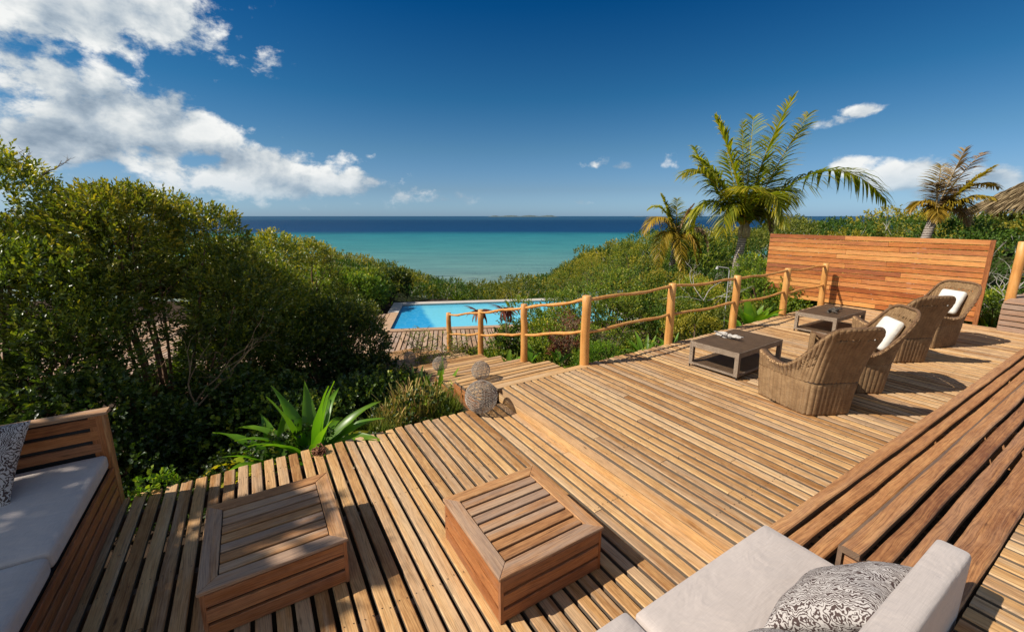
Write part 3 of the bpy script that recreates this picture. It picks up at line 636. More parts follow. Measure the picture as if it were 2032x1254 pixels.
# right sofa
sf = thing('sofa', 'low cushioned sofa seat frame in the bottom right corner of the lower deck', 'sofa', W(2.5, 1.10, AZ), ANG)
board(sf, 'front_rail', 3.0, .20, .03, (-1.52, -.03, .23), M['boxside'], (R(90), 0, 0)); board(sf, 'side_rail', .74, .20, .03, (-.02, -.40, .23), M['boxside'], (R(90), 0, R(90)))
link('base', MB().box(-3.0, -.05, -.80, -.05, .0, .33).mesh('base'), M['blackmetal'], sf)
board(sf, 'back_rail', 2.9, .16, .03, (-1.52, -.735, .36), M['blackmetal'], (R(90), 0, 0))
def addc(name, me, mat, loc, rot, label, cat, group): return setp(link(name, me, mat, None, loc, rot), label, cat, group)
addc('seat_cushion', cushion_mesh(1.155, .80, .13, .028, .01), M['cushion'], W(1.957, .73, AZ + .385), (0, 0, ANG), 'wide pale seat cushion filling the bottom right, beside the plank steps', 'cushion', 'cushions on the benches')
addc('seat_cushion', cushion_mesh(1.2, .86, .13, .028, .01), M['cushion'], W(.765, .735, AZ + .385), (0, 0, ANG), 'small visible corner of pale seat cushion at the bottom edge, left of the wide one', 'cushion', 'cushions on the benches')
addc('back_cushion', cushion_mesh(1.5, .115, .44, .022, .004), M['cushion'], W(1.735, .345, AZ + .45 + .23), (0, 0, ANG), 'upright pale back cushion behind the streaked pillows', 'cushion', 'cushions on the benches')
p1 = link('throw_pillow', PM, None, None, W(2.09, .58, AZ + .45 + .175)); p1.scale = (.88, .88, .88); p1.rotation_euler = Euler((R(136), R(4), ANG + R(2)), 'XYZ')
setp(p1, 'large brown and white streaked pillow leaning on the upright back cushion', 'pillow', 'streaked throw pillows')
p2 = link('throw_pillow', PM, None, None, W(1.46, .55, AZ + .45 + .17)); p2.rotation_euler = Euler((R(140), R(-4), ANG + R(-8)), 'XYZ')
setp(p2, 'brown and white streaked pillow in front, cut off by the bottom edge', 'pillow', 'streaked throw pillows')

# ================================================================== wicker armchairs
def crom(pts, n):
    """catmull-rom through pts, n+1 samples by chord length"""
    P = [Vector(p) for p in pts]; P = [2 * P[0] - P[1]] + P + [2 * P[-1] - P[-2]]; out = []
    L = [(P[i + 1] - P[i]).length for i in range(1, len(P) - 2)]; T = sum(L)
    for k in range(n + 1):
        s = T * k / n; i = 0
        while i < len(L) - 1 and s > L[i]: s -= L[i]; i += 1
        t = min(1, s / L[i]); a, b, c, d_ = P[i:i + 4]
        out.append(.5 * ((2 * b) + (c - a) * t + (2 * a - 5 * b + 4 * c - d_) * t * t + (3 * b - a - 3 * c + d_) * t ** 3))
    return out
def idx_crom(pts, ts):
    P = [Vector(p) for p in pts]; P = [2 * P[0] - P[1]] + P + [2 * P[-1] - P[-2]]; m = len(pts) - 1; out = []
    for t in ts:
        x = min(t * m, m - 1e-6); i = int(x); t = x - i; a, b, c, d_ = P[i:i + 4]
        out.append(.5 * ((2 * b) + (c - a) * t + (2 * a - 5 * b + 4 * c - d_) * t * t + (3 * b - a - 3 * c + d_) * t ** 3))
    return out
RIM = [(0, -.53, 1.02), (.14, -.525, 1.02), (.245, -.50, 1.0), (.31, -.45, .93), (.345, -.36, .79), (.37, -.23, .63), (.395, -.10, .52), (.405, .04, .495), (.405, .18, .515), (.40, .31, .555)]
SEA = [(0, -.33, .38), (.12, -.33, .38), (.21, -.325, .38), (.265, -.285, .38), (.295, -.22, .38), (.31, -.15, .38), (.33, -.05, .38), (.35, .07, .38), (.37, .19, .38), (.385, .30, .38)]
BAS = [(0, -.29, 0), (.11, -.29, 0), (.195, -.285, 0), (.245, -.25, 0), (.27, -.19, 0), (.285, -.13, 0), (.305, -.04, 0), (.325, .08, 0), (.345, .19, 0), (.36, .30, 0)]
def add_uv(me, uvs):
    uvl = me.uv_layers.new(name='uv'); n = len(me.loops); vi = np.empty(n, np.int32); me.loops.foreach_get('vertex_index', vi); uvl.data.foreach_set('uv', np.asarray(uvs, np.float32)[vi].ravel())
def strip_tube(pts, r, n=8, smooth=True, name='rim'):
    mb = MB().tube(pts, r, n); me = mb.mesh(name, smooth); uv = []; L = 0
    for i in range(len(pts)):
        if i: L += (Vector(pts[i]) - Vector(pts[i - 1])).length
        for k in range(n): uv.append((k / n * 2 * pi * r * 1.0, L))
    add_uv(me, uv); return me
def chair_shell(low):
    nu = 380; ts = [abs(2 * i / nu - 1) for i in range(nu + 1)]; sg = [-1 if i < nu / 2 else 1 for i in range(nu + 1)]
    A = idx_crom(BAS if low else SEA, ts); B = idx_crom(SEA if low else RIM, ts); rows = 14 if low else 34
    V = []; uv = []; acc = 0; rr_ = random.Random(3)
    for i in range(nu + 1):
        a, b = A[i].copy(), B[i].copy(); a.x *= sg[i]; b.x *= sg[i]
        if i: acc += ((a + b) / 2 - prev).length
        prev = (a + b) / 2
        nrm = Vector((sg[i] * (.3 + ts[i]), -1.2 * (1 - ts[i]), 0)).normalized(); rib = .012 * abs(sin(acc * pi / .05)) ** .7
        for j in range(rows + 1):
            f = j / rows; p = a.lerp(b, f)
            if not low: p += Vector((0, 0.0, 0)) - nrm * .03 * sin(pi * f) * (1 - ts[i]) + Vector((0, 0, 0))
            p = p + nrm * (rib * (1 if .02 < f < .98 else .3)); V.append(p); uv.append((acc, f * (a - b).length + (0 if low else .4)))
    F = []
    for i in range(nu):
        for j in range(rows):
            if not low:
                if j == 27 and ts[i] < .20 and rr_.random() < .55: continue
                if .33 < ts[i] < .66 and 12 <= j - int((ts[i] - .33) * 8) <= 22 and rr_.random() < .16: continue
            q = i * (rows + 1) + j; F.append((q, q + rows + 1, q + rows + 2, q + 1))
    me = py_mesh('shell', V, F, True); add_uv(me, uv); me.materials.append(M['cane']); return me
SH_LO, SH_UP = chair_shell(True), chair_shell(False)
def rimpts(src, n=70, dz=0.):
    ts = [abs(2 * i / n - 1) for i in range(n + 1)]; P = idx_crom(src, ts)
    return [Vector((p.x * (-1 if i < n / 2 else 1), p.y, p.z + dz)) for i, p in enumerate(P)]
def make_chair(label):
    c = thing('wicker_armchair', label, 'armchair', (0, 0, 0), 0, 'woven wicker armchairs on the main deck')
    for nm, me in (('base_weave', SH_LO), ('back_and_arms', SH_UP)):
        o = link(nm, me, None, c); s = o.modifiers.new('s', 'SOLIDIFY'); s.thickness = .016; s.offset = 1
    link('rim', strip_tube(rimpts(RIM), .017), M['canerim'], c)
    link('slot_line', strip_tube(rimpts([(x * 1.045, y * 1.045 - .004, z) for x, y, z in SEA], dz=.004), .006), M['blackmetal'], c)  # dark tube standing in for the shaded slot at seat height
    link('bottom_rim', strip_tube(rimpts(BAS, dz=.012), .013), M['canerim'], c)
    for s in (-1, 1):
        # broad arm top and front panel
        P = idx_crom(RIM, [.62 + .38 * k / 16 for k in range(17)]); V = []; uv = []
        for k, p in enumerate(P):
            wdt = .075 * min(1, k / 5)
            V += [(s * p.x, p.y, p.z + .012), (s * (p.x - wdt), p.y, p.z + .006), (s * (p.x - wdt), p.y, p.z - .03)]; uv += [(0, k * .02), (wdt, k * .02), (wdt + .03, k * .02)]
        F = []
        for k in range(16): F += [(3 * k, 3 * k + 3, 3 * k + 4, 3 * k + 1), (3 * k + 1, 3 * k + 4, 3 * k + 5, 3 * k + 2)]
        me = py_mesh('arm_top', V, F, True); add_uv(me, uv); link('arm_top', me, M['canerim'], c)
        V = []; uv = []
        for k in range(13):
            f = k / 12; x0 = .36 + .04 * f; z = f * .555; y = .312 + .012 * sin(f * 3)
            V += [(s * (x0 + .012), y - .02, z), (s * (x0 + .006), y + .006, z), (s * (x0 - .04), y + .012, z), (s * (x0 - .085), y + .004, z), (s * (x0 - .09), y - .03, z)]; uv += [(q * .03, z) for q in range(5)]
        F = [(5 * k + q, 5 * k + q + 1, 5 * k + q + 6, 5 * k + q + 5) for k in range(12) for q in range(4)]
        me = py_mesh('front_panel', V, F, True); add_uv(me, uv); link('front_panel', me, M['cane'], c)
    V = []; uv = []
    for k in range(9):
        for q in range(13): V.append((-.28 + .56 * q / 12, .285 + .004 * (q % 2), .36 * k / 8)); uv.append((.56 * q / 12, .36 * k / 8))
    F = [(13 * k + q, 13 * k + q + 1, 13 * k + q + 14, 13 * k + q + 13) for k in range(8) for q in range(12)]
    me = py_mesh('front_apron', V, F); add_uv(me, uv); link('front_apron', me, M['cane'], c)
    S = [p for p in rimpts(SEA, 24, -.012)]; V = [Vector((0, 0, .372))] + [Vector((p.x * .97, p.y * .97, p.z)) for p in S]
    me = py_mesh('seat', V, [(0, k, k + 1) for k in range(1, len(V) - 1)] + [(0, len(V) - 1, 1)]); add_uv(me, [(v.x, v.y) for v in V]); link('seat', me, M['cane'], c)
    return c
ch = make_chair('woven wicker armchair nearest the camera, its curved back turned to us')
def W2(x, y, z=0): return Vector((x, y, z))
ch.location = (3.38, 4.53, 0); ch.rotation_euler = (0, 0, R(6))
c2_ = copy_tree(ch, W2(4.27, 5.12), R(72), 'wicker armchair with a white cushion just behind the nearest one')
c3_ = copy_tree(ch, W2(5.80, 6.2), R(4), 'wicker armchair seen from behind between the two with white cushions')
c4_ = copy_tree(ch, W2(7.05, 6.97), R(96), 'farthest wicker armchair, white cushion in its raised back, by the orange screen')
PW2 = cushion_mesh(.36, .40, .09, .04, .03); PW2.materials.append(M['white'])
for c, lab in ((c2_, 'white cushion leaning in the second wicker armchair from the camera'), (c4_, 'white cushion leaning in the farthest wicker armchair')):
    mw = Matrix.Translation(c.location) @ Matrix.Rotation(c.rotation_euler.z, 4, 'Z')
    o = link('white_cushion', PW2, None, None); m4 = mw @ Matrix.Translation((0, -.325, .69)) @ Matrix.Rotation(R(113), 4, 'X')
    o.location = m4.to_translation(); o.rotation_euler = m4.to_euler(); setp(o, lab, 'cushion', 'white chair cushions')

# ================================================================== wicker coffee tables
def wbox(par, name, x0, x1, y0, y1, z0, z1, mat):
    mb = MB(); uv = []
    for (a, b, c_, d_) in (((x0, y0, z0), (x1, y0, z0), (x1, y0, z1), (x0, y0, z1)), ((x1, y0, z0), (x1, y1, z0), (x1, y1, z1), (x1, y0, z1)), ((x1, y1, z0), (x0, y1, z0), (x0, y1, z1), (x1, y1, z1)),
                           ((x0, y1, z0), (x0, y0, z0), (x0, y0, z1), (x0, y1, z1)), ((x0, y0, z1), (x1, y0, z1), (x1, y1, z1), (x0, y1, z1)), ((x0, y1, z0), (x1, y1, z0), (x1, y0, z0), (x0, y0, z0))):
        mb.add([a, b, c_, d_], [(0, 1, 2, 3)]); l1 = (Vector(b) - Vector(a)).length; l2 = (Vector(d_) - Vector(a)).length; uv += [(0, 0), (l1, 0), (l1, l2), (0, l2)]
    me = mb.mesh(name); add_uv(me, uv); o = link(name, me, mat, par); bv = o.modifiers.new('b', 'BEVEL'); bv.width = .006; bv.segments = 2; return o
def wtable(label, loc, rz, lx, ly, h=.37):
    t_ = thing('wicker_table', label, 'coffee table', loc, rz, 'brown wicker coffee tables'); a, b = lx / 2, ly / 2; lg = .052
    wbox(t_, 'table_top', -a + .012, a - .012, -b + .012, b - .012, h - .02, h, M['tabletop'])
    for s in (-1, 1):
        wbox(t_, 'apron', -a + lg, a - lg, s * b - (s > 0) * .03, s * b + (s < 0) * .03, h - .075, h - .004, M['tablecane'])
        wbox(t_, 'apron', s * a - (s > 0) * .03, s * a + (s < 0) * .03, -b + lg, b - lg, h - .075, h - .004, M['tablecane'])
        for q in (-1, 1):
            x0 = s * a - (s > 0) * lg; y0 = q * b - (q > 0) * lg; wbox(t_, 'leg', x0, x0 + lg, y0, y0 + lg, .035, h - .003, M['tablecane'])
            link('foot', MB().tube([(x0 + lg / 2 + s * .015, y0 + lg / 2 + q * .015, 0), (x0 + lg / 2 + s * .015, y0 + lg / 2 + q * .015, .04)], .010, 6).mesh('foot'), M['blackmetal'], t_)
    wbox(t_, 'shelf', -a + .02, a - .02, -b + .02, b - .02, .045, .065, M['tabletop'])
    for s in (-1, 1):
        wbox(t_, 'shelf_edge', -a + lg, a - lg, s * b - (s > 0) * .018, s * b + (s < 0) * .018, .04, .07, M['tablecane']); wbox(t_, 'shelf_edge', s * a - (s > 0) * .018, s * a + (s < 0) * .018, -b + lg, b - lg, .04, .07, M['tablecane'])
    return t_
wtable('low brown wicker table nearer the camera with pale driftwood on it', W(5.79, 3.26), ANG + R(2), 1.16, .70)
wtable('low brown wicker table farther off with a small dark driftwood piece on it', W(9.12, 3.43), ANG, 1.20, .66)
def driftwood(name, label, loc, mat, s=1., seed=0, rz=0.):
    r = random.Random(seed); mb = MB()
    for k in range(7):
        a = r.uniform(-.5, .5) + (k % 2) * pi + rz; p = Vector((r.uniform(-.03, .03), r.uniform(-.03, .03), .02 + .012 * k * .6)) * s; pts = [p]; rad = [.026 * s]
        for q in range(7):
            a += r.uniform(-.35, .5); p = p + Vector((cos(a), sin(a), r.uniform(-.25, .28))) * .030 * s; p.z = max(p.z, .012); pts.append(p.copy()); rad.append(.028 * s * (1 - q / 8.5) * r.uniform(.6, 1.3))
        mb.tube(pts, rad, 7)
    o = link(name, mb.mesh(name, False), mat, None, loc); return setp(o, label, 'driftwood')
driftwood('driftwood', 'pale grey knotted driftwood lying on the nearer wicker table', W(5.76, 3.38, .368), M['deadwood'], .95, 4, R(120))
driftwood('driftwood', 'small dark driftwood lying on the farther wicker table', W(9.02, 3.36, .368), M['driftdark'], 1.0, 9, R(20))

# ================================================================== woven willow balls
def ball_meshes():
    r = random.Random(5); mb = MB(); nr = 30
    for k in range(nr):
        ph = -pi / 2 + .24 + (pi - .48) * k / (nr - 1) + r.uniform(-.012, .012); pts = []; n = 44; wob = r.uniform(0, 6)
        for i in range(n + 1):
            a = 2 * pi * i / n; rad = 1 + .022 * (1 if (i + k) % 2 else -1) * .8 + r.uniform(-.006, .006); p2 = ph + .02 * sin(a * 2 + wob)
            pts.append((rad * cos(p2) * cos(a), rad * cos(p2) * sin(a), rad * sin(p2)))
        mb.tube(pts, .0185, 5, False)
    A = mb.mesh('weave'); ribs = []
    for k in range(11):
        a = 2 * pi * k / 11; mb = MB(); mb.tube([(1.005 * cos(p) * cos(a), 1.005 * cos(p) * sin(a), 1.005 * sin(p)) for p in [-pi / 2 + .07 + (pi - .14) * i / 20 for i in range(21)]], 0.022, 5, False); ribs.append(mb.mesh('rib'))
    return A, ribs
BALLW, BALLR = ball_meshes(); BALLW.materials.append(M['ballcane'])
for m_ in BALLR: m_.materials.append(M['ballrib'])
def unproj(px, py, z):
    d_ = px_dir(px, py); k = (z - 2.1) / d_.z; return Vector((0, 0, 2.1)) + d_ * k
def ball(label, px, py, r, z0, rz, tilt=.15):
    p = unproj(px, py, z0 + r); b = thing('woven_ball', label, 'woven ball', p, 0, 'woven willow balls beside the garden steps', rot=(tilt, tilt * .6, rz)); b.scale = (r, r, r)
    link('weave', BALLW, None, b)
    for m_ in BALLR: link('rib', m_, None, b)
ball('largest grey woven ball on the corner of the lower deck', 955, 787, .192, AZ, .4)
ball('grey woven ball on the top garden step, just behind the largest one', 954, 735, .130, -.17, 1.4)
ball('grey woven ball with a green leaf pad in front, one step lower', 873, 722, .118, -.34, 2.2)
ball('farthest grey woven ball, half hidden by plants', 813, 709, .112, -.68, .9)

# ================================================================== foliage builders
def nrm(a): return a / np.maximum(np.linalg.norm(a, axis=-1, keepdims=True), 1e-9)
def rand_dir(n): return nrm(rng.normal(size=(n, 3)))
def leaf_arrays(P, D, L, Wd, fold=.25, bend=.0):
    """one creased leaf per row: 4 verts, 2 faces; P base, D axis, L length, Wd half width"""
    n = len(P); S = nrm(np.cross(D, rand_dir(n))); N = np.cross(S, D)
    up = np.sign(N[:, 2:3]); N = N * np.where(up == 0, 1, up); S = np.cross(D, N); L = L[:, None]; Wd = Wd[:, None]
    mid = P + D * L * .48; tip = P + D * L - np.array([0, 0, 1.]) * L * bend
    V = np.stack([P, mid + S * Wd + N * Wd * fold, tip, mid - S * Wd + N * Wd * fold], 1).reshape(-1, 3)
    b = np.arange(n)[:, None] * 4; F = np.concatenate([b + [0, 1, 2], b + [0, 2, 3]], 0); return V, F
def sprig_arrays(O, D, SL, k, ll, lw, spread=.9, bend=.1, top=.0):
    """sprigs at O pointing along D, each with k leaves round the twig"""
    n = len(O); O2 = np.repeat(O, k, 0); D2 = np.repeat(D, k, 0); S2 = np.repeat(SL, k); f = np.tile((np.arange(k) + .5) / k, n); f = f + rng.uniform(-.04, .04, n * k)
    rad = rand_dir(n * k); rad = nrm(rad - D2 * (rad * D2).sum(1, keepdims=True))
    LD = nrm(D2 * (.35 + .75 * f[:, None]) + rad * spread * (1.15 - .7 * f[:, None]) + rng.normal(size=(n * k, 3)) * .12)
    P = O2 + D2 * (S2 * f)[:, None]; L = ll * rng.uniform(.65, 1.2, n * k); Wd = lw * rng.uniform(.75, 1.15, n * k)
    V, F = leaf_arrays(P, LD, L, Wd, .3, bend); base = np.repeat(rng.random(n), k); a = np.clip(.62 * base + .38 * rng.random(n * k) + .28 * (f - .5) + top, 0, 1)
    return V, F, np.repeat(a, 4)
def crown_mesh(name, lumps, n, k, ll, lw, sl, mat, spread=.9, inner=.22, upb=.45, bend=.1, hbright=.25, flat=-.5):
    lumps = np.asarray(lumps, float); wgt = lumps[:, 3] ** 2; li = rng.choice(len(lumps), n, p=wgt / wgt.sum()); d_ = rand_dir(n)
    d_[:, 2] = np.where(d_[:, 2] < flat, -d_[:, 2], d_[:, 2]); ins = rng.random(n) < inner
    rr = np.where(ins, rng.uniform(.45, .85, n), rng.uniform(.86, 1.03, n)); C = lumps[li, :3]; Rr = lumps[li, 3]; P = C + d_ * (Rr * rr)[:, None]
    keep = np.ones(n, bool)
    for j, (x, y, z, r_) in enumerate(lumps):
        dd = np.linalg.norm(P - [x, y, z], axis=1); keep &= ~((dd < r_ * .72) & (li != j) & (rng.random(n) < .85))
    P, d_ = P[keep], d_[keep]; D = nrm(d_ + np.array([0, 0, upb]) + rng.normal(size=d_.shape) * .35)
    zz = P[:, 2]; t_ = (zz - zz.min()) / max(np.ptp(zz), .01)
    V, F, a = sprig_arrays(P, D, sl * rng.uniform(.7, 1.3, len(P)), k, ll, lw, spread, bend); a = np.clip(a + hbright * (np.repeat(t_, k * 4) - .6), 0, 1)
    return np_mesh(name, V, F, False, a, [mat])
def stems_mesh(ends, base=(0, 0, 0), r0=.035, spreadb=.15, twigs=5, n=6, seed=0, hb=0.):
    r = random.Random(seed); mb = MB(); B = Vector(base)
    for e in ends:
        e = Vector(e[:3]); b = B + Vector((r.uniform(-1, 1), r.uniform(-1, 1), 0)) * spreadb + Vector((e.x * .18, e.y * .18, 0)); m_ = len(ends); pts = []; rad = []
        k1 = b.lerp(e, .5) + Vector((r.uniform(-.12, .12), r.uniform(-.12, .12), .12 * (e.z - b.z))); q0 = r0 * r.uniform(.6, 1.2)
        for i in range(9):
            f = i / 8; p = b * (1 - f) ** 2 + k1 * 2 * f * (1 - f) + e * f * f + Vector((r.uniform(-.02, .02), r.uniform(-.02, .02), 0)); pts.append(p); rad.append(q0 * (1 - .8 * f) + .003)
        mb.tube(pts, rad, n)
        for t_ in range(twigs):
            i = r.randint(2, 7); p = pts[i]; a = r.uniform(0, 6.3); L = r.uniform(.25, .6) * (e - b).length * .5; d_ = Vector((cos(a), sin(a), r.uniform(.2, 1.3))).normalized(); q = [p]; 
            for s in range(4): d_ = (d_ + Vector((r.uniform(-.3, .3), r.uniform(-.3, .3), r.uniform(-.1, .3)))).normalized(); q.append(q[-1] + d_ * L / 4)
            mb.tube(q, [rad[i] * .5 * (1 - s / 5) + .002 for s in range(5)], 4)
    return mb.mesh('stems', True)
def gzp(x, y): return float(gz2(np.array([x]), np.array([y]))[0])
def shrub(name, label, cat, x, y, lumps, mat, n, k, ll, lw, sl, seed=0, group=None, stem_mat='darkbark', r0=.03, z=None, twigs=4, **kw):
    z = gzp(x, y) if z is None else z; t_ = thing(name, label, cat, (x, y, z), 0, group)
    link('crown', crown_mesh('crown', lumps, n, k, ll, lw, sl, M[mat], **kw), None, t_)
    ends = [l for l in lumps if l[2] > .25]; link('stems', stems_mesh(ends, (0, 0, -.1), r0, .12, twigs, seed=seed), M[stem_mat], t_); return t_
def lumps_gen(rx, ry, h, n, r, seed, z0=.0):
    q = random.Random(seed); out = []
    for i in range(n):
        a = q.uniform(0, 2 * pi); f = sqrt(q.random()); zt = h * (1 - .38 * f * f) - r; out.append((rx * f * cos(a), ry * f * sin(a), max(z0 + r * .7, zt * q.uniform(.55, 1.0) if i % 3 else zt), r * q.uniform(.75, 1.2)))
    return out

# --- tall glossy shrubs on the left
def zt(px, py, y):   # height seen at a picture row, for a thing at distance y: used only to read sizes off the photograph
    d_ = px_dir(px, py); return 2.1 + d_.z / d_.y * y
tall = [
    ('tall_shrub', 'tallest olive-leaved shrub at the left edge, behind the bench', -6.4, 5.0, 1.75, 1.25, 3.75, 20, .55, 7500),
    ('tall_shrub', 'olive-leaved shrub with bare stems behind the left deck corner', -5.0, 5.75, 1.35, 1.1, 3.6, 18, .50, 7500),
    ('tall_shrub', 'shrub with rounded top just left of the sea horizon', -4.55, 7.6, 1.1, 1.1, 2.95, 16, .45, 6500),
    ('tall_shrub', 'thin grey-green shrub tapering towards the pool', -3.9, 8.5, .95, .9, 2.55, 12, .38, 2600)]
for i, (nm, lab, x, y, rx, ry, h, nl, r_, ns_) in enumerate(tall):
    z = gzp(x, y); hh = h + (-.9 - z); L = lumps_gen(rx, ry, hh, nl, r_, 20 + i, .9)
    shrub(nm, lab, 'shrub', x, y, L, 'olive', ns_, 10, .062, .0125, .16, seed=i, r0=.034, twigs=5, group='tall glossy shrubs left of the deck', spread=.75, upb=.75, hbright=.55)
def one(nm, lab, x, y, rx, ry, h, nl, r_, n_, mat, ll=.05, lw=.014, k=9, sl=.13, seed=0, group=None, cat='shrub', **kw):
    L = lumps_gen(rx, ry, h, nl, r_, seed, .05); return shrub(nm, lab, cat, x, y, L, mat, n_, k, ll, lw, sl, seed=seed, group=group, **kw)
def at(px, y):   # x of a thing that stands at distance y
    d_ = px_dir(px, 560); return d_.x / d_.y * y
# dense shrubs round the pool
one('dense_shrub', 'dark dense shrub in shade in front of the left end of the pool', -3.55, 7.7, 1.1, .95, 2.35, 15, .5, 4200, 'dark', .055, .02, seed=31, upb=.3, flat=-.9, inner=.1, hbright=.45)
one('green_bush', 'green bush behind the third railing pole, before the pool', at(1012, 8.9), 8.9, .5, .45, 1.45, 9, .26, 1300, 'green', .045, .015, seed=131, hbright=.4)
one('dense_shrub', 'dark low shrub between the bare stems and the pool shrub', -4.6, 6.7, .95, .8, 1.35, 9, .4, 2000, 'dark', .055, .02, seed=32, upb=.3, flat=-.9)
one('leafy_shrub', 'yellow-green shrub at the far left end of the pool deck', at(655, 17.0), 17.0, 1.6, 1.2, 2.35, 14, .6, 3000, 'green', .09, .03, seed=33, upb=.4, hbright=.5, sl=.2)
one('leafy_shrub', 'broad yellow-green shrub behind the tapering tall shrub, left of the pool', at(560, 16.0), 16.0, 1.9, 1.2, 2.2, 12, .65, 2600, 'green', .09, .03, seed=34, upb=.4, sl=.2)
one('dense_shrub', 'rounded dark green shrub at the far left corner of the pool', at(765, 20.6), 20.6, 1.35, .9, 1.75, 10, .55, 2200, 'dark', .09, .032, seed=35, sl=.2, hbright=.5)
one('leafy_shrub', 'dark green shrub crown left of the pool, above the yellow-green one', at(715, 18.6), 18.6, 1.3, 1.0, 2.05, 10, .6, 2200, 'green', .09, .03, seed=36, sl=.2)
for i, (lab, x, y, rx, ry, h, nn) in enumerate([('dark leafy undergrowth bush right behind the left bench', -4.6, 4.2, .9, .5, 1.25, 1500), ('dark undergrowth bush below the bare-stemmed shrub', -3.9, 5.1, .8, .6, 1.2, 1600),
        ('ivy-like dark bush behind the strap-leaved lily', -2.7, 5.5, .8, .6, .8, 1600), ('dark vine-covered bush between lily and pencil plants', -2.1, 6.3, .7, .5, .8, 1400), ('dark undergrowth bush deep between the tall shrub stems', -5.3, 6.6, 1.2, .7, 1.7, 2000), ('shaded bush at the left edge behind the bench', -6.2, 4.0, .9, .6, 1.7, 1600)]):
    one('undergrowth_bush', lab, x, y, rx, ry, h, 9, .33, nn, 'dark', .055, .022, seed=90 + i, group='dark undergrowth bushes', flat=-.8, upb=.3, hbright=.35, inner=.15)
# bushes between railing and pool
RB = [('green bush behind the second pole of the stair railing', at(1125, 8.6), 8.6, .8, .6, 1.95, 12, .34, 2500, 'green'),
      ('green bush just right of the second red-leaved plant, before the pool', at(1062, 9.6), 9.6, .85, .7, 2.1, 13, .38, 2400, 'green'),
      ('round green bush at the far right corner of the pool', 5.3, 17.2, 1.7, 1.3, 3.0, 14, .6, 3000, 'heath'),
      ('green bush beyond the right end of the pool, lower on the slope', 3.4, 19.6, 1.7, 1.0, 2.4, 14, .6, 3000, 'heath'),
      ('leafy bush above the right pool edge under the small palm', 6.6, 15.2, 1.3, 1.1, 2.6, 12, .55, 2600, 'green'),
      ('small-leaved green bush behind the pole at the deck corner', at(1215, 8.5), 8.5, .9, .65, 2.0, 12, .36, 2600, 'green'),
      ('green bush hiding the right end of the pool', at(1185, 10.8), 10.8, 1.25, .9, 2.75, 14, .45, 2400, 'green'),
      ('bushy green shrub behind the long rails right of the deck corner', at(1290, 10.4), 10.4, 1.15, .9, 2.6, 14, .45, 2400, 'green'),
      ('dark bush in the shade under the first long rails', at(1265, 7.9), 7.9, .6, .45, .75, 7, .28, 1200, 'dark'),
      ('tall green shrub left of the palm trunk', at(1392, 11.4), 11.4, 1.1, .9, 2.25, 13, .45, 2600, 'green'),
      ('green shrub between palm trunk and orange screen', at(1525, 11.6), 11.6, 1.0, .8, 2.0, 11, .42, 2400, 'green'),
      ('low green shrub under the left end of the orange screen', at(1590, 11.0), 11.0, .9, .5, .95, 7, .32, 1200, 'green'),
      ('yellow-green shrub in front of the small left palm', at(1330, 13.0), 13.0, 1.3, 1.0, 2.3, 12, .5, 2200, 'heath'),
      ('green shrub to the right of the slatted screen, below the pole', 10.75, 9.2, .8, .7, 1.5, 10, .36, 1900, 'green')]
for i, (lab, x, y, rx, ry, h, nl, r_, n_, mt) in enumerate(RB):
    one('green_bush', lab, x, y, rx, ry, h, nl, r_, n_, mt, .048, .015, seed=50 + i, group='green bushes behind the railing', flat=-.8, hbright=.4, sl=.12)
# wispy shrubs in front of the pool
def wispy(lab, x, y, h, n_, mat, seed, spread=.8, ll=.035, lean=(0, 0), nm='wispy_shrub', lw=.011):
    z = gzp(x, y); r = random.Random(seed); t_ = thing(nm, lab, 'shrub', (x, y, z)); mb = MB(); O = []; D = []
    for i in range(n_):
        a = r.uniform(0, 6.3); e = Vector((cos(a) * spread * r.random() + lean[0], sin(a) * spread * r.random() + lean[1], h * r.uniform(.55, 1.05))); b = Vector((r.uniform(-.06, .06), r.uniform(-.06, .06), -.05)); k1 = b.lerp(e, .4) + Vector((0, 0, .2 * h)); P = []
        for s in range(9):
            f = s / 8; P.append(b * (1 - f) ** 2 + k1 * 2 * f * (1 - f) + e * f * f)
        mb.tube(P, [.009 * (1 - .75 * s / 8) for s in range(9)], 4)
        for q in range(16):
            s = r.uniform(3.2, 7.99); i0 = int(s); p = P[i0].lerp(P[i0 + 1], s - i0); dd = Vector((r.uniform(-1, 1), r.uniform(-1, 1), r.uniform(-.1, .8))).normalized(); L = r.uniform(.08, .26); O.append(p + dd * L * .35); D.append(dd)
            mb.tube([p, p + dd * L], [.004, .002], 3, False)
    V, F, a = sprig_arrays(np.array(O), np.array(D), rng.uniform(.10, .2, len(O)), 7, ll, lw, 1.0, .1)
    link('crown', np_mesh('crown', V, F, False, a, [M[mat]]), None, t_); link('stems', mb.mesh('stems'), M['stem'], t_); return t_
wispy('thin wispy shrub with small leaves in front of the pool', -1.95, 8.3, 1.75, 16, 'green', 3, .7, lean=(.2, 0))
wispy('leafy thin-branched shrub at the lower left corner of the pool', -2.75, 8.4, 1.35, 20, 'green', 41, .6)
wispy('airy branches reaching right across the pool water', -2.15, 8.6, 1.55, 12, 'green', 4, .5, lean=(1.15, .2))
wispy('sparse shrub with yellowish leaves at the lowest railing pole', -1.1, 9.9, 1.0, 14, 'yellow', 5, .45, .06, lw=.02)
wispy('sparse green shrub between the two lowest railing poles', -.55, 8.75, 1.15, 18, 'green', 6, .45, .05, lw=.018)
wispy('round-leaved climber standing before the pool between two poles', -.15, 9.0, 1.55, 10, 'dark', 7, .25, .075, lw=.034)
wispy('thin green weeds at the foot of the third pole', .12, 8.0, .95, 16, 'green', 8, .5, .05)
wispy('twiggy shrub at the right foot of the corner pole', 1.75, 7.45, .85, 14, 'dark', 9, .4, .05)
